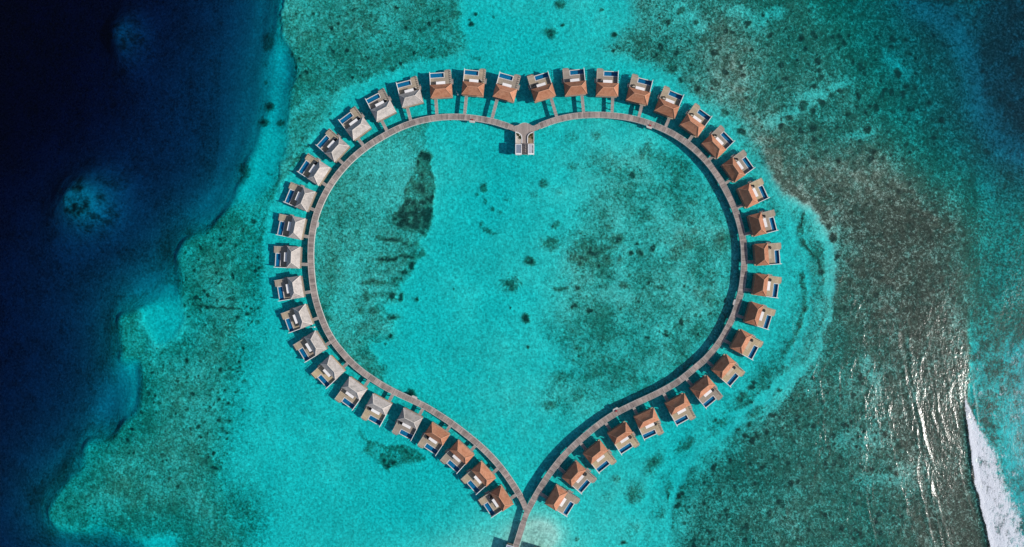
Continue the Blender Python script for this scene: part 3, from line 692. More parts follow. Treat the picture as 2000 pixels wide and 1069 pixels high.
# sea: a closed body of water, its top raised along the crests running over the reef flat
wx = np.unique(np.concatenate([grid_axis(-275, 62.5, 12.5, 3000, 1.6)[grid_axis(-275, 62.5, 12.5, 3000, 1.6) < 62.6], grid_axis(63, 275, 0.5, 3000, 1.4)[grid_axis(63, 275, 0.5, 3000, 1.4) > 62.9]]))
wy = grid_axis(-150, 150, 1.0, 3000, 1.5)
WX, WY = np.meshgrid(wx, wy)
WPX = 1000 + WX / S; WPY = 534.5 - WY / S
WZ = crest_height(WPX, WPY)
nx, ny = len(wx), len(wy)
top = np.stack([WX.ravel(), WY.ravel(), WZ.ravel()], 1)
bot = top.copy(); bot[:, 2] = -70.0
n0 = nx * ny
q = grid_faces(nx, ny)
ring = list(range(nx)) + [j * nx + nx - 1 for j in range(1, ny)] + [(ny - 1) * nx + i for i in range(nx - 2, -1, -1)] + [j * nx for j in range(ny - 2, 0, -1)]
ring = np.array(ring); nxt = np.roll(ring, -1)
side = np.stack([ring + n0, nxt + n0, nxt, ring], 1)
me = np_mesh('sea', np.concatenate([top, bot]), np.concatenate([q, q[:, ::-1] + n0, side]), M['sea'])
ch = chop_map(WPX, WPY).ravel()
me.attributes.new('chop', 'FLOAT', 'POINT').data.foreach_set('value', np.concatenate([ch, ch]).astype(np.float32))
link('sea', me, kind='structure')

# breaking wave: white foam lying on the water
fx = np.arange(212, 262, 0.4); fy = np.arange(-160, 20, 0.4)
FX, FY = np.meshgrid(fx, fy)
FPX = 1000 + FX / S; FPY = 534.5 - FY / S
cover, fz = foam_map(FPX, FPY)
co = np.stack([FX.ravel(), FY.ravel(), fz.ravel()], 1)
q = grid_faces(len(fx), len(fy))
q = q[cover.ravel()[q].max(1) > 0.02]
me = np_mesh('surf_foam', co, q, M['foam'])
a_ = me.attributes.new('cover', 'FLOAT', 'POINT'); a_.data.foreach_set('value', cover.ravel().astype(np.float32))
link('surf_foam', me, label='white foam of a wave breaking over the reef edge', cat='surf', kind='stuff')

# ------------------------------------------------------------------ boardwalk


def resample(pts, step=1.0):
    P = np.array(pts, float)
    P = np.vstack([2 * P[0] - P[1], P, 2 * P[-1] - P[-2]])
    out = []
    for i in range(1, len(P) - 2):
        p0, p1, p2, p3 = P[i - 1:i + 3]
        for u in np.linspace(0, 1, 12, endpoint=False):
            out.append(0.5 * ((2 * p1) + (-p0 + p2) * u + (2 * p0 - 5 * p1 + 4 * p2 - p3) * u * u + (-p0 + 3 * p1 - 3 * p2 + p3) * u ** 3))
    out.append(P[-2]); out = np.array(out)
    L = np.concatenate([[0], np.cumsum(np.linalg.norm(np.diff(out, axis=0), axis=1))])
    n = max(2, int(round(L[-1] / step)) + 1)
    q = np.linspace(0, L[-1], n)
    r = np.stack([np.interp(q, L, out[:, 0]), np.interp(q, L, out[:, 1])], 1)
    for _ in range(6):                       # take out the jitter of the hand-read points
        r[1:-1] = 0.25 * r[:-2] + 0.5 * r[1:-1] + 0.25 * r[2:]
    return r


def ribbon(name, line, off0, off1, z0, z1, mat, parent):
    """a closed strip swept along the line between two side offsets; UV x runs along it in metres"""
    T = np.gradient(line, axis=0); T /= np.linalg.norm(T, axis=1)[:, None]
    N = np.stack([-T[:, 1], T[:, 0]], 1)
    L = np.concatenate([[0], np.cumsum(np.linalg.norm(np.diff(line, axis=0), axis=1))])
    n = len(line); v = []
    for i in range(n):
        a = line[i] + N[i] * off0; b = line[i] + N[i] * off1
        v += [(a[0], a[1], z0), (b[0], b[1], z0), (b[0], b[1], z1), (a[0], a[1], z1)]
    f = []
    for i in range(n - 1):
        k = 4 * i
        for a, b in ((0, 1), (1, 2), (2, 3), (3, 0)):
            f.append((k + a, k + 4 + a, k + 4 + b, k + b))
    f.append((0, 1, 2, 3)); k = 4 * (n - 1); f.append((k + 3, k + 2, k + 1, k))
    me = bpy.data.meshes.new(name); me.from_pydata(v, [], f); me.materials.append(mat)
    uv = me.uv_layers.new(name='UVMap')
    dat = np.zeros(len(me.loops) * 2, np.float32)
    for li, lp in enumerate(me.loops):
        dat[2 * li] = L[lp.vertex_index // 4]; dat[2 * li + 1] = (lp.vertex_index % 4) * .5
    uv.data.foreach_set('uv', dat); me.update()
    return link(name, me, parent)


PXL = [(1012, 254.5), (1000, 249.5), (980, 242.6), (959, 236.5), (928.2, 231.2), (901.8, 228.6), (873.2, 228.4), (849, 230.6), (822.6, 235.4), (798.4, 242.6), (776.4, 251.6), (754.4, 263), (728, 278.6), (706, 294.4), (684.4, 313.2), (662, 338), (643.5, 364), (628.9, 391), (617.5, 420), (611, 447), (607.7, 472), (606.8, 496), (607.2, 518), (609.6, 546), (613.1, 571), (619.2, 596), (627.7, 621.1), (638.5, 646), (652, 668.5), (669.5, 690.4), (688, 710), (706, 725.5), (726.5, 740.2), (747.7, 753.6), (770.6, 766), (796.7, 778.2), (826.1, 792), (854, 808.6), (883.2, 828), (910.9, 849.2), (937, 870.8), (961.5, 894.6), (982.7, 919.5), (1000.7, 945.2), (1015, 968), (1025, 988), (1027.5, 996)]
PXR = [(1036, 254.5), (1049, 248.5), (1063.8, 242), (1088, 233.8), (1114.4, 228), (1140.8, 225), (1171.6, 224.4), (1198, 226), (1222.2, 229), (1246.4, 234.3), (1270.6, 242), (1294.8, 251.8), (1316.8, 262.9), (1336.6, 275.6), (1354.2, 289.6), (1371.8, 306), (1387.2, 323.5), (1402.8, 345), (1417.8, 371.5), (1431.2, 398.6), (1441, 424.6), (1447.5, 448.4), (1451.6, 470), (1453.3, 490), (1453.8, 511.6), (1452.2, 539), (1448.2, 566), (1442, 590.7), (1433.6, 615), (1422.7, 638.4), (1410.5, 660.5), (1395.9, 681.2), (1378.5, 701), (1357, 719.5), (1340, 733.5), (1319.5, 749), (1283.6, 768.6), (1247.7, 785.3), (1208.5, 804.2), (1177, 824), (1149.7, 845.4), (1120.6, 871.2), (1094.2, 898.5), (1071.8, 928), (1053, 957.5), (1037, 985.5), (1028, 1003)]
PXS = [(1034, 992), (1028.5, 1003), (1024.5, 1014), (1020.3, 1027), (1015, 1044), (1008.5, 1065), (990, 1125), (972, 1185)]
lines = [resample([at(x, y, DZ) for x, y in q]) for q in (PXL, PXR, PXS)]
bw = empty('boardwalk', (*lines[2][0], 0), 0, 'long heart-shaped grey plank boardwalk on piles that meets itself at a fork', 'boardwalk')
bw_inv = Vector(bw.location)
HW = 1.30
piles = MB()
for i, ln in enumerate(lines):
    ln = ln - np.array([bw.location.x, bw.location.y])
    dz = 0.004 * i
    ribbon('walkway', ln, -HW, HW, DZ - 0.25, DZ + dz, M['walk'], bw)
    for s_ in (-1, 1):
        a, b = sorted((s_ * HW, s_ * (HW + 0.16)))
        cut = ln[5:-7] if i == 0 else (ln[5:-2] if i == 1 else ln[8:])
        ribbon('kerb', cut, a, b, DZ - 0.95, DZ + 0.10 + dz, M['rail'], bw)
    T = np.gradient(ln, axis=0); T /= np.linalg.norm(T, axis=1)[:, None]
    for k in range(4, len(ln) - 2, 5):
        for s_ in (-1, 1):
            piles.cyl(ln[k][0] - T[k][1] * s_ * 0.95, ln[k][1] + T[k][0] * s_ * 0.95, 0.16, -3.2, DZ - 0.26, 6)
link('pile', piles.mesh('pile', M['pile']), bw, kind='stuff')

# the round bump-outs for benches and rescue rings along the inner edge
spots = [(924.5, 231.2, 0, -1, True), (1269.5, 242.3, 1, 1, True), (1206.5, 805, 1, 1, True), (1440.3, 592, 1, 1, False), (616.6, 440, 0, -1, False), (806.5, 782.5, 0, -1, False)]
cen = np.array(at(1030, 560, DZ))
for (px, py, li, sg, ring) in spots:
    p = np.array(at(px, py, DZ)); ln = lines[li]
    k = int(np.argmin(np.linalg.norm(ln - p, axis=1))); k = min(max(k, 2), len(ln) - 3)
    tv = ln[k + 1] - ln[k - 1]; tv /= np.linalg.norm(tv); nv = np.array([-tv[1], tv[0]])
    if np.dot(nv, cen - ln[k]) < 0: nv = -nv; tv = -tv
    o = ln[k] + nv * (HW + 0.165) - np.array([bw.location.x, bw.location.y])
    P = lambda a, b: tuple(o + tv * a + nv * b)
    b_ = MB(); b_.prism([P(-1.4, 0), P(1.4, 0), P(1.4, .55), P(1.0, .85), P(-1.0, .85), P(-1.4, .55)], DZ - 0.5, DZ + 0.02)
    pl = link('side_platform', b_.mesh('side_platform', M['rail']), bw)
    if ring:
        c = ln[k] + nv * (HW - 0.35)
        r_ = empty('rescue_station', (c[0], c[1], DZ + 0.01), math.atan2(tv[1], tv[0]), {924.5: 'red rescue box on the boardwalk bump-out left of the notch pavilion', 1269.5: 'red rescue box on the boardwalk bump-out right of the notch pavilion', 1206.5: 'red rescue box on the boardwalk bump-out on the lower right arm'}[px], 'rescue box', 'red rescue boxes on the boardwalk')
        link('box', MB().box(-.55, .45, -.30, .30, 0.0, .55).mesh('box', M['red']), r_)
        link('lid', MB().box(-.6, .5, -.32, .32, .555, .62).mesh('lid', M['red']), r_)

# ------------------------------------------------------------------ villas
# local frame: +Y away from the boardwalk, +X to the right when facing out; eave of the entrance side at y = 0
EZ = 5.1                                     # eave height
RX, RY, RZ = 5.25, 6.35, 3.3                 # half width, depth and rise of the hip roof
RG = 2.45                                    # half ridge


def villa_parts(mirror, roof):
    def me(name, mb, mat): return mb.mesh(name, M[mat] if mat else None, mirror)
    parts = []                               # (name, mesh, [(sub, mesh)])
    d = MB(); d.box(-5.05, 5.05, .35, 10.35, 1.78, DZ); d.box(1.85, 5.05, 10.35, 13.75, 1.78, DZ)
    fas = MB(); fas.box(-5.05, 5.05, .25, .345, 1.2, 1.98); fas.box(5.055, 5.15, .35, 13.75, 1.2, 1.98); fas.box(1.85, 5.05, 13.755, 13.85, 1.2, 1.98); fas.box(-5.15, -5.055, .35, 10.3, 1.2, 1.98)
    parts.append(('deck', me('deck', d, 'deck'), [('fascia', me('fascia', fas, 'pile'))]))
    # cabin
    w = MB(); w.box(-4.5, 4.5, .85, 5.75, DZ + .002, EZ - .05)
    parts.append(('wall', me('wall', w, 'wall'), []))
    dr = MB(); dr.box(-3.7, -2.6, .79, .848, DZ + .02, 4.15)
    hd = MB(); hd.box(-2.85, -2.75, .73, .788, 2.95, 3.15)
    parts.append(('door', me('door', dr, 'deck'), [('handle', me('handle', hd, 'frame'))]))
    for (x0, x1) in ((-1.6, 0.2), (1.4, 3.4)):
        f_ = MB(); f_.box(x0, x1, .80, .848, 2.9, 4.3)
        g_ = MB(); g_.box(x0 + .1, x1 - .1, .765, .798, 3.0, 4.2)
        parts.append(('window', me('window_frame', f_, 'frame'), [('pane', me('pane', g_, 'glass'))]))
    f_ = MB(); f_.box(-3.6, 3.6, 5.752, 5.80, DZ + .02, 4.5)
    g_ = MB(); [g_.box(-3.5 + i * 1.77, -3.5 + i * 1.77 + 1.68, 5.802, 5.83, 2.12, 4.4) for i in range(4)]
    parts.append(('glass_door', me('glass_door', f_, 'frame'), [('pane', me('pane', g_, 'glass'))]))
    # roof: hip with thick thatched edge
    E = [(-RX, 0), (RX, 0), (RX, RY), (-RX, RY)]; yr = RY / 2
    r = MB()
    N = 7; rings = []
    for i in range(N + 1):                   # slightly sagging courses
        u = i / N; z = EZ + .22 + RZ * (u - 0.10 * math.sin(math.pi * u) * .35)
        rings.append([(-RX + (RX - RG) * u, yr * u, z), (RX - (RX - RG) * u, yr * u, z), (RX - (RX - RG) * u, RY - yr * u, z), (-RX + (RX - RG) * u, RY - yr * u, z)])
    vs = [(x, y, EZ - .06) for x, y in E] + [(x, y, EZ + .22) for x, y in E]
    for g in rings[1:]: vs += g
    fs = [(3, 2, 1, 0)]
    for i in range(N + 1):
        for k in range(4):
            fs.append((4 * i + k, 4 * i + (k + 1) % 4, 4 * i + 4 + (k + 1) % 4, 4 * i + 4 + k))
    r.poly(vs, fs)
    cap = MB(); zt = EZ + .22 + RZ
    cap.rod((-RG, yr, zt), (RG, yr, zt), .18)
    for sx in (-1, 1):
        for yy in (0, RY):
            cap.rod((sx * RX, yy, EZ + .22), (sx * RG, yr, zt), .15)
    parts.append(('roof', me('roof', r, 'roof_' + roof), [('ridge_cap', me('ridge_cap', cap, 'cap_' + roof))]))
    # plunge pool hanging off the outer edge
    tub = MB(); tub.box(-5.0, 1.7, 10.45, 12.85, .45, 1.2)
    tub.box(-5.0, 1.7, 12.651, 12.85, 1.201, DZ - .04); tub.box(-5.0, 1.7, 10.45, 10.55, 1.201, DZ - .04); tub.box(-5.0, -4.85, 10.551, 12.65, 1.201, DZ - .04); tub.box(1.55, 1.7, 10.551, 12.65, 1.201, DZ - .04)
    cop = MB(); cop.box(-5.05, 1.84, 12.66, 13.0, DZ - .035, DZ + .10); cop.box(-5.05, 1.84, 10.36, 10.62, DZ - .035, DZ + .03); cop.box(1.5, 1.84, 10.621, 12.659, DZ - .035, DZ + .03)
    pw = MB(); pw.poly([(-4.84, 10.56, 1.80), (1.54, 10.56, 1.80), (1.54, 12.64, 1.80), (-4.84, 12.64, 1.80)], [(0, 1, 2, 3)])
    parts.append(('plunge_pool', me('plunge_pool', tub, 'tile'), [('coping', me('coping', cop, 'white_stone')), ('water', me('water', pw, 'pool_water'))]))
    # wall along the pool side, slatted rail along the other
    pv_ = MB(); pv_.box(-5.22, -5.055, 5.9, 13.0, 1.4, 3.75)
    pc = MB(); pc.box(-5.26, -5.015, 5.9, 13.04, 3.752, 3.83)
    parts.append(('privacy_wall', me('privacy_wall', pv_, 'white_stone'), [('wall_cap', me('wall_cap', pc, 'white'))]))
    rl = MB()
    for k in range(7): rl.box(4.93, 5.03, 6.9 + k * 1.0, 7.15 + k * 1.0, DZ + .001, 2.95)
    rl.box(4.92, 5.04, 6.8, 13.7, 2.951, 3.02)
    parts.append(('railing', me('railing', rl, 'rail'), []))
    # shade canopy on posts against the outer eave
    cb = MB(); cb.box(-2.2, 2.2, 6.42, 7.75, 5.0, 5.12)
    parts.append(('canopy', me('canopy', cb, None), [('post', me('post', MB().box(x - .05, x + .05, y - .05, y + .05, DZ + .001, 4.999), 'rail')) for x in (-2.1, 2.1) for y in (6.5, 7.65)]))
    # landing and steps down to the water
    st = MB(); st.box(5.16, 5.85, 7.0, 8.8, 1.35, 1.5)
    for k in range(4): st.box(5.2, 5.8, 8.85 + k * .3, 9.1 + k * .3, 1.1 - k * .35, 1.18 - k * .35)
    parts.append(('steps', me('steps', st, 'jetty'), []))
    st2 = MB(); st2.box(2.4, 4.6, 13.86, 14.2, 1.35, 1.45); st2.box(2.4, 4.6, 14.21, 14.55, 0.75, .85)
    parts.append(('water_steps', me('water_steps', st2, 'jetty'), []))
    for (x, y) in ((-4.4, 1.2), (0, 1.2), (4.4, 1.2), (-4.4, 5.4), (4.4, 5.4), (4.4, 9.6), (4.4, 13.3), (2.3, 13.3), (-4.4, 9.6), (-4.3, 12.0), (0.9, 12.0), (0, 5.4)):
        p_ = MB(); p_.cyl(x, y, .2, -3.4, .44 if y == 12.0 else 1.779, 7)
        parts.append(('pile', me('pile', p_, 'pile'), []))
    return parts


PROTO = {}


def make_villa(key, canopy):
    """first of a kind is built from its parts; later ones are copied object by object"""
    if key not in PROTO:
        root = link('overwater_villa', None)
        for (n, mesh, subs) in villa_parts(key[0] == 'right', key[1]):
            o = link(n, mesh, root)
            if n == 'canopy':
                mesh.materials.clear(); mesh.materials.append(M['canvas'])
            for (sn, sm_) in subs: link(sn, sm_, o)
        PROTO[key] = root
        return root
    return copy_tree(PROTO[key])


ordn = ['first', 'second', 'third', 'fourth', 'fifth', 'sixth', 'seventh', 'eighth', 'ninth', 'tenth', 'eleventh', 'twelfth', 'thirteenth', 'fourteenth', 'fifteenth', 'sixteenth', 'seventeenth', 'eighteenth', 'nineteenth', 'twentieth', 'twenty-first', 'twenty-second']
# corners of the entrance-side eave, read from the photo
VL = [((1003.5, 199.8), (962.3, 188.8)), ((944, 188.5), (901.4, 184.4)), ((883.8, 189.2), (841.3, 192.1)), ((826.6, 199.8), (785.7, 210.5)), ((772.7, 218.9), (736.8, 237.6)), ((723.7, 249.7), (691.3, 274)), ((681.8, 286), (654, 316.7)), ((645.2, 328), (622.3, 362.8)), ((616.3, 374.5), (599.7, 414.4)), ((596.8, 426.8), (588.3, 469.1)), ((587.1, 481.5), (585.1, 525.5)), ((586.8, 538.4), (593.6, 580.9)), ((596.6, 593.6), (611.2, 633.7)), ((616.3, 645.9), (638.1, 681.9)), ((645.2, 694), (673.4, 724.4)), ((682.4, 735.7), (717.4, 760.8)), ((728.1, 769), (765.7, 789.5)), ((787.9, 796.7), (826.1, 816.3)), ((843.4, 825.1), (879.3, 848.9)), ((895.3, 860.4), (926.3, 888.1)), ((940.3, 902.1), (968.7, 933.8)), ((979.5, 949.5), (1003, 984.4))]
VR = [((1045.1, 199.5), (1085.4, 187.4)), ((1104.5, 187.4), (1146.3, 183.3)), ((1164.3, 187), (1207.3, 188.8)), ((1222.2, 195.4), (1264.7, 206.1)), ((1277.9, 216), (1317.9, 232.5)), ((1327.8, 243.5), (1362.4, 268.4)), ((1369.6, 279.6), (1400.9, 311.6)), ((1409.8, 321.9), (1434.9, 357.2)), ((1440.4, 368.6), (1458.4, 407.5)), ((1461.6, 421.4), (1472.1, 462.8)), ((1473.6, 476.8), (1476.7, 519.8)), ((1476, 534.3), (1470.5, 575.8)), ((1466.5, 589.9), (1454.3, 628.4)), ((1446.3, 643.4), (1427.1, 679.4)), ((1417.8, 691.6), (1390.3, 723.2)), ((1380.5, 733), (1348.2, 759.8)), ((1336.4, 768.3), (1299.2, 788.5)), ((1277, 796.7), (1237.9, 814.7)), ((1222.2, 823.8), (1186.3, 847.3)), ((1171.6, 860.4), (1139, 886.5)), ((1124.6, 902.1), (1098.2, 932.2)), ((1086.7, 948.5), (1064.2, 983.7))]
POD_L = {1, 3, 4, 5, 6, 7, 16, 17, 18, 21}; POD_R = {0, 2, 3, 4, 5, 6, 7, 8, 9, 10, 11, 12, 13, 14, 15, 17, 18, 20}
TAN_R = {10, 13, 14}
heart = Vector((*at(1027, 560, 0), 0))


def ray_hit(o, d, line):
    best = None
    for i in range(len(line) - 1):
        a, b = line[i], line[i + 1]; e = b - a
        den = d[0] * e[1] - d[1] * e[0]
        if abs(den) < 1e-9: continue
        w = a - o
        t_ = (w[0] * e[1] - w[1] * e[0]) / den; u = (w[0] * d[1] - w[1] * d[0]) / den
        if -0.01 <= u <= 1.01 and t_ > 0 and (best is None or t_ < best): best = t_
    return best


pod_proto = None
for side, corners, line in (('left', VL, lines[0]), ('right', VR, lines[1])):
    for i, (a, b) in enumerate(corners):
        A = Vector((*at(*a, EZ + .1), 0)); B = Vector((*at(*b, EZ + .1), 0))
        mid_ = (A + B) / 2
        ax = (B - A).normalized(); out = Vector((-ax.y, ax.x, 0))
        if out.dot(mid_ - heart) < 0: out = -out
        rz = math.atan2(out.y, out.x) - math.pi / 2
        grey = side == 'left' and 3 <= i <= 17
        key = (side, 'grey' if grey else 'orange')
        if side == 'right': where = ordn[i] + ' clockwise from the notch platform'
        elif i < 3: where = ordn[i] + ' left of the notch platform'
        elif grey: where = ordn[i - 3] + ' grey roof down the left arm'
        else: where = ordn[21 - i] + ' up the left arm from the fork'
        look = 'grey thatched villa' if grey else 'orange hip-roofed villa'
        v = make_villa(key, None)
        v.location = (mid_.x, mid_.y, 0); v.rotation_euler = (0, 0, rz)
        tag(v, look + ' with pool, ' + where, 'villa', 'overwater villas ringing the heart boardwalk')
        if side == 'right' and i in TAN_R:
            for ch in v.children:
                if ch.name.startswith('canopy'):
                    ch.data = ch.data.copy(); ch.data.materials[0] = M['tan']
        # jetty from the entrance to the boardwalk
        sx = -3.15 if side == 'left' else 3.15
        c, s_ = math.cos(rz), math.sin(rz)
        o = np.array([mid_.x + c * sx - s_ * .24, mid_.y + s_ * sx + c * .24]); dv = np.array([-out.x, -out.y])
        L = ray_hit(o, dv, line) or 8.0
        k = int(np.argmin(np.linalg.norm(line - (o + dv * L), axis=1))); k = min(max(k, 1), len(line) - 2)
        tv = line[k + 1] - line[k - 1]; tv /= np.linalg.norm(tv)
        cs = abs(tv[0] * dv[1] - tv[1] * dv[0])
        L = L - (HW + .2) / max(cs, .4)
        j = empty('access_jetty', (o[0], o[1], 0), rz, 'plank jetty to the ' + ('grey' if grey else 'orange') + ' villa, ' + where, 'jetty', 'jetties linking villas to the boardwalk')
        jb = MB().box(-.64, .64, -L, 0, 1.80, DZ - .01); link('walkway', jb.mesh('jetty_walkway', M['jetty']), j)
        kb = MB().box(-.72, -.645, -L, 0, 1.35, DZ + .04).box(.645, .72, -L, 0, 1.35, DZ + .04); link('kerb', kb.mesh('jetty_kerb', M['rail']), j)
        for yy in ((-L * .3, -L * .7) if L > 4 else (-L * .5,)):
            for xx in (-.45, .45):
                link('pile', MB().cyl(xx, yy, .13, -3.2, 1.799, 6).mesh('jetty_pile', M['pile']), j)
        # round wicker pod on the open deck
        if i in (POD_L if side == 'left' else POD_R):
            px_, py_ = (3.15, 8.1) if side == 'left' else (-3.0, 8.2)
            loc = (mid_.x + c * px_ - s_ * py_, mid_.y + s_ * px_ + c * py_, DZ + .003)
            if pod_proto is None:
                pod = link('pod_daybed', None)
                link('base', MB().cyl(0, 0, .85, 0, .42, 16).mesh('pod_base', M['wicker']), pod)
                link('cushion', MB().cyl(0, 0, .74, .421, .56, 16, .70).mesh('pod_cushion', M['cushion']), pod)
                hv, hf = [], []
                nu, nv = 13, 6                       # quarter shell hood over the back half
                for jx in range(nv + 1):
                    th = math.pi / 2 * jx / nv * .92
                    for ix in range(nu + 1):
                        ph = math.pi * ix / nu
                        for rr in (.86, .80):
                            hv.append((rr * math.cos(ph) * math.cos(th), rr * math.sin(ph) * math.cos(th), .43 + 1.15 * rr * math.sin(th)))
                idx = lambda jx, ix, o_: (jx * (nu + 1) + ix) * 2 + o_
                for jx in range(nv):
                    for ix in range(nu):
                        hf.append((idx(jx, ix, 0), idx(jx, ix + 1, 0), idx(jx + 1, ix + 1, 0), idx(jx + 1, ix, 0)))
                        hf.append((idx(jx, ix, 1), idx(jx + 1, ix, 1), idx(jx + 1, ix + 1, 1), idx(jx, ix + 1, 1)))
                for ix in range(nu): hf.append((idx(0, ix, 0), idx(0, ix, 1), idx(0, ix + 1, 1), idx(0, ix + 1, 0))); hf.append((idx(nv, ix, 0), idx(nv, ix + 1, 0), idx(nv, ix + 1, 1), idx(nv, ix, 1)))
                for jx in range(nv):
                    for ix in (0, nu): hf.append((idx(jx, ix, 0), idx(jx + 1, ix, 0), idx(jx + 1, ix, 1), idx(jx, ix, 1)))
                link('hood', MB().poly(hv, hf).mesh('pod_hood', M['wicker']), pod)
                pod_proto = pod
            else: pod = copy_tree(pod_proto)
            pod.location = loc; pod.rotation_euler = (0, 0, rz + (2.6 if side == 'left' else .35))
            tag(pod, 'dark hooded daybed at the ' + ('grey' if grey else 'orange') + ' villa, ' + where, 'daybed', 'wicker daybeds on villa decks')

# ------------------------------------------------------------------ pavilion in the notch of the heart
pv0 = at(1025, 270, DZ)
g = lambda px, py, z=DZ: tuple(np.array(at(px, py, z)) - np.array(pv0))
pav = empty('notch_platform', (*pv0, 0), 0, 'grey plank platform with a rounded back at the notch of the heart boardwalk', 'platform')
outl = [(1006.6, 302), (1043, 302), (1043, 256.5), (1050, 251.5), (1043.6, 246.8), (1038.6, 246), (1035, 243.9), (1031.8, 242.1), (1028.5, 240.9), (1025, 240.4), (1021.5, 240.7), (1018.2, 241.6), (1014.8, 243.6), (1011.6, 245.4), (1004.9, 246.8), (999, 250.5), (1006.6, 257.5)]
zt = DZ + .016
link('deck', MB().prism([g(*q) for q in outl], DZ - .3, zt).mesh('platform_deck', M['platform']), pav)
rim = MB()
pts = [g(*q) for q in outl[4:15]]
for p, q in zip(pts[:-1], pts[1:]): rim.rod((p[0], p[1], zt + .12), (q[0], q[1], zt + .12), .14)
link('back_kerb', rim.mesh('back_kerb', M['rail']), pav)
sk = MB()
for (x0, x1, y0, y1) in ((1006.6, 1007.4, 258, 302), (1042.2, 1043, 258, 302)):
    a, b = g(x0, y1), g(x1, y0); sk.box(a[0], b[0], a[1], b[1], .9, DZ - .301)
link('skirt', sk.mesh('skirt', M['rail']), pav)
for x in (1009, 1025, 1040):
    for y in (250, 266, 282, 299):
        p = g(x, y); link('pile', MB().cyl(p[0], p[1], .2, -3.2, DZ - .301, 7).mesh('platform_pile', M['pile']), pav)


def planter(flip, label, fill):
    fx_ = (lambda x: x) if not flip else (lambda x: 2 * 1024.8 - x)
    cv = [(1007.6, 258.6), (1011, 259.6), (1014.4, 261.4), (1017, 263.6), (1018.6, 266.2), (1019.2, 269.5), (1019.3, 274), (1019.3, 280.2)]
    o = empty('planter', (*at(fx_(1012), 271, DZ), zt + .002), 0, label, 'planter', 'walled planters on the notch platform')
    P = lambda x, y: tuple(np.array(at(fx_(x), y, DZ)) - np.array((o.location.x, o.location.y)))
    full = [(1007.6, 280.2)] + cv[::-1]
    pl = [P(*q) for q in full]
    if flip: pl = pl[::-1]
    if sum(pl[i][0] * pl[(i + 1) % len(pl)][1] - pl[(i + 1) % len(pl)][0] * pl[i][1] for i in range(len(pl))) < 0: pl = pl[::-1]
    link('fill', MB().prism(pl, 0, .45).mesh('planter_fill', M[fill]), o)
    kb = MB(); c_ = [P(*q) for q in cv]
    prev = None
    for p, q in zip(c_[:-1], c_[1:]):
        d_ = np.array(q) - np.array(p); n_ = np.array([-d_[1], d_[0]]); n_ = n_ / np.linalg.norm(n_) * .17
        qd = [tuple(np.array(p) - n_), tuple(np.array(q) - n_), tuple(np.array(q) + n_), tuple(np.array(p) + n_)]
        kb.prism(qd, 0, .70)
    link('curved_wall', kb.mesh('curved_wall', M['white']), o)
    a = P(1006.75, 280.2); b = P(1007.55, 257.8)
    x0, x1 = sorted((a[0], b[0])); link('outer_wall', MB().box(x0, x1, a[1], b[1], -.3, .9).mesh('outer_wall', M['white']), o)
    rr = random.Random(5 + flip)
    for k in range(14 if not flip else 15):
        u = rr.random(); x = 1009.5 + 8.0 * u; y = 261 + 6 * u + rr.uniform(0, 3.5) if k < 11 else 266 + rr.uniform(0, 8)
        p = P(x, y); r_ = rr.uniform(.3, .6); bv, bf = [], []
        for _ in range(70):                 # tufts of narrow leaves
            an = rr.uniform(0, 6.28); el = rr.uniform(.25, 1.3); ln_ = r_ * rr.uniform(.6, 1.4); w_ = .06
            dx, dy, dz_ = math.cos(an) * math.cos(el) * ln_, math.sin(an) * math.cos(el) * ln_, math.sin(el) * ln_
            n = len(bv); bv += [(p[0] - math.sin(an) * w_, p[1] + math.cos(an) * w_, .45), (p[0] + math.sin(an) * w_, p[1] - math.cos(an) * w_, .45), (p[0] + dx, p[1] + dy, .45 + dz_)]
            bf.append((n, n + 1, n + 2))
        link('plant', MB().poly(bv, bf).mesh('plant', M['leaf']), o)
    return o


planter(False, 'curved white planter of pale gravel and green plants on the platform, left of its walkway', 'gravel')
planter(True, 'curved white planter of brown mulch and green plants on the platform, right of its walkway', 'soil')

RT = 5.25
o0 = at(1012.8, 292, RT)
hut = empty('kiosk', (*o0, zt + .002), 0, 'small white kiosk with a sunken blue-grey roof on the notch platform', 'kiosk')
P = lambda x, y, z=RT: tuple(np.array(at(x, y, z)) - np.array(o0))
(x0, y0), (x1, y1) = P(1006.6, 302.2), P(1019, 281.4)
hz = RT - zt
link('wall', MB().box(x0 + .2, x1 - .2, y0 + .2, y1 - .2, 0, hz - .3).mesh('kiosk_wall', M['white']), hut)
pp = MB(); pp.box(x0, x0 + .34, y0, y1, hz - .29, hz + .05); pp.box(x1 - .34, x1, y0, y1, hz - .29, hz + .05); pp.box(x0 + .341, x1 - .341, y0, y0 + .7, hz - .29, hz + .05); pp.box(x0 + .341, x1 - .341, y1 - .3, y1, hz - .29, hz + .05)
link('parapet', pp.mesh('kiosk_parapet', M['white']), hut)
link('roof', MB().box(x0 + .342, x1 - .342, y0 + .701, y1 - .301, hz - .28, hz - .15).mesh('kiosk_roof', M['slate']), hut)
kd = link('door', MB().box(x1 - .198, x1 - .15, -.6, .3, .02, 2.1).mesh('kiosk_door', M['deck']), hut); link('handle', MB().box(x1 - .148, x1 - .11, .1, .2, .95, 1.1).mesh('handle', M['frame']), kd)

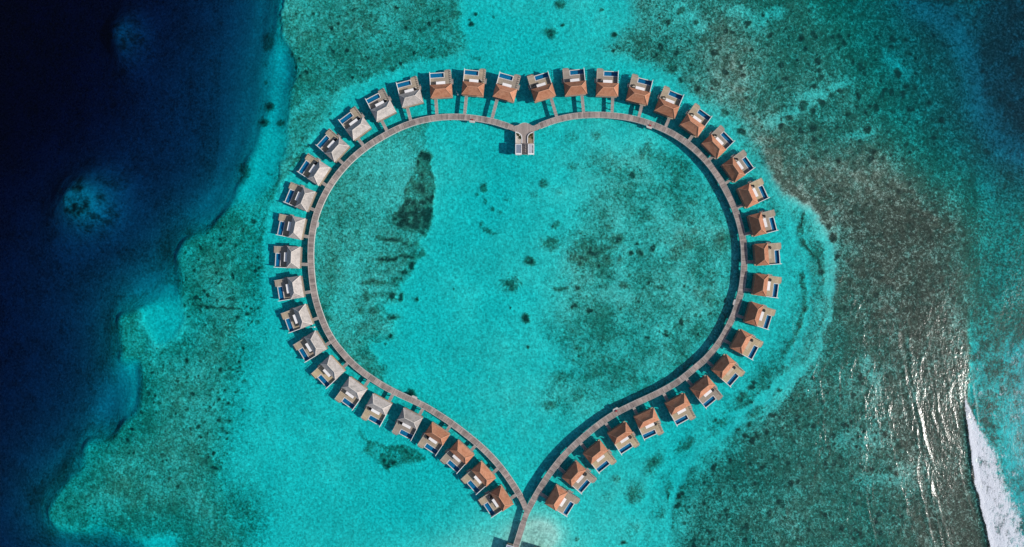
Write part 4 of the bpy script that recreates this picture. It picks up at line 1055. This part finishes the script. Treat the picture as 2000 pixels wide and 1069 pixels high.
o0 = at(1037.2, 292, RT)
pg = empty('slatted_pergola', (*o0, zt + .002), 0, 'pale slatted pergola with a ragged dark gap along its right side on the notch platform', 'pergola')
P = lambda x, y, z=RT: tuple(np.array(at(x, y, z)) - np.array(o0))
(x0, y0), (x1, y1) = P(1031.3, 302.2), P(1043.2, 281.4)
fr_ = MB(); fr_.box(x0, x0 + .22, y0, y1, hz - .25, hz); fr_.box(x1 - .34, x1, y0, y1, hz - .25, hz); fr_.box(x0 + .221, x1 - .341, y0, y0 + .65, hz - .25, hz); fr_.box(x0 + .221, x1 - .341, y1 - .22, y1, hz - .25, hz)
link('frame', fr_.mesh('pergola_frame', M['white']), pg)
slm = MB(); yy = y0 + .68; k = 0
gaps = [.45, .45, .7, .3, .45, .7, .3, .3, .45, .5, .3, .62, .45, .3]
while yy < y1 - .42:
    slm.box(x0 + .222, x1 - .345 - gaps[k % len(gaps)], yy, yy + .24, hz - .18, hz - .06); yy += .275; k += 1
link('slats', slm.mesh('pergola_slats', M['slat']), pg)
for (x, y) in ((x0 + .1, y0 + .1), (x1 - .15, y0 + .1), (x0 + .1, y1 - .1), (x1 - .15, y1 - .1)):
    link('post', MB().box(x - .09, x + .09, y - .09, y + .09, 0, hz - .251).mesh('pergola_post', M['white']), pg)
link('side_wall', MB().box(x1 - .3, x1 - .12, y0 + .2, y1 - .2, 0, hz - .252).mesh('pergola_wall', M['white']), pg)
link('bar_counter', MB().box(x0 + .35, x1 - .5, -1.2, -.4, 0, 1.05).mesh('bar_counter', M['frame']), pg)

# ------------------------------------------------------------------ arrival huts beside the causeway, mostly below the frame


def arrival(px, py, wpx, label):
    RZ_ = 5.0
    a = at(px, py, RZ_)
    rz = math.radians(-16.0)
    o = empty('arrival_hut', (*a, 0), rz, label, 'hut', 'arrival huts beside the causeway')
    w = wpx * S * .985
    link('platform', MB().box(.3, w - .3, -11.7, -.3, 1.5, DZ - .02).mesh('hut_platform', M['deck']), o)
    link('wall', MB().box(.5, w - .5, -11.5, -.5, DZ - .018, RZ_ - .3).mesh('hut_wall', M['wall']), o)
    rf = link('roof', MB().box(.35, w - .35, -11.65, -.35, RZ_ - .29, RZ_ - .06).mesh('hut_roof', M['slate']), o)
    q = MB(); q.box(0, .34, -12, 0, RZ_ - .3, RZ_); q.box(w - .34, w, -12, 0, RZ_ - .3, RZ_); q.box(.341, w - .341, -.34, 0, RZ_ - .3, RZ_); q.box(.341, w - .341, -12, -11.66, RZ_ - .3, RZ_)
    link('parapet', q.mesh('hut_parapet', M['slat']), rf)
    link('door', MB().box(w / 2 - .5, w / 2 + .5, -.498, -.44, DZ, 4.1).mesh('hut_door', M['deck']), o)
    for x in (.8, w - .8):
        for y in (-1, -6, -11): link('pile', MB().cyl(x, y, .2, -3, 1.499, 7).mesh('hut_pile', M['pile']), o)


arrival(989.8, 1063.8, 15.2, 'blue-grey flat-roofed hut left of the causeway at the bottom edge')
arrival(1043, 1071.5, 36, 'flat-roofed hut right of the causeway, just below the bottom edge')

# ------------------------------------------------------------------ two floats trailing a pale line
for (px, py, ang, label) in ((894.3, 184.6, math.radians(117), 'small white float with a trailing line between two orange villas at the top'), (614.2, 639, math.radians(184), 'small white float with a trailing line between two grey villas on the lower left')):
    o = empty('mooring_float', (*at(px, py, .1), 0.1), ang, label, 'float', 'white floats among the villas')
    b_ = MB()
    rows = [(-.42, .05), (-.3, .28), (0, .42), (.3, .28), (.42, .05)]
    for (z, r) in rows: b_.v += [(r * math.cos(6.2832 * k / 10), r * math.sin(6.2832 * k / 10), z) for k in range(10)]
    for j_ in range(4):
        b_.f += [(j_ * 10 + k, j_ * 10 + (k + 1) % 10, j_ * 10 + 10 + (k + 1) % 10, j_ * 10 + 10 + k) for k in range(10)]
    b_.f += [tuple(range(9, -1, -1)), tuple(range(40, 50))]
    link('buoy', b_.mesh('buoy', M['float']), o)
    l_ = MB(); l_.rod((.4, 0, 0), (1.2, .03, -.02), .10); l_.rod((1.2, .03, -.02), (2.3, -.02, -.04), .07)
    link('line', l_.mesh('line', M['float']), o)
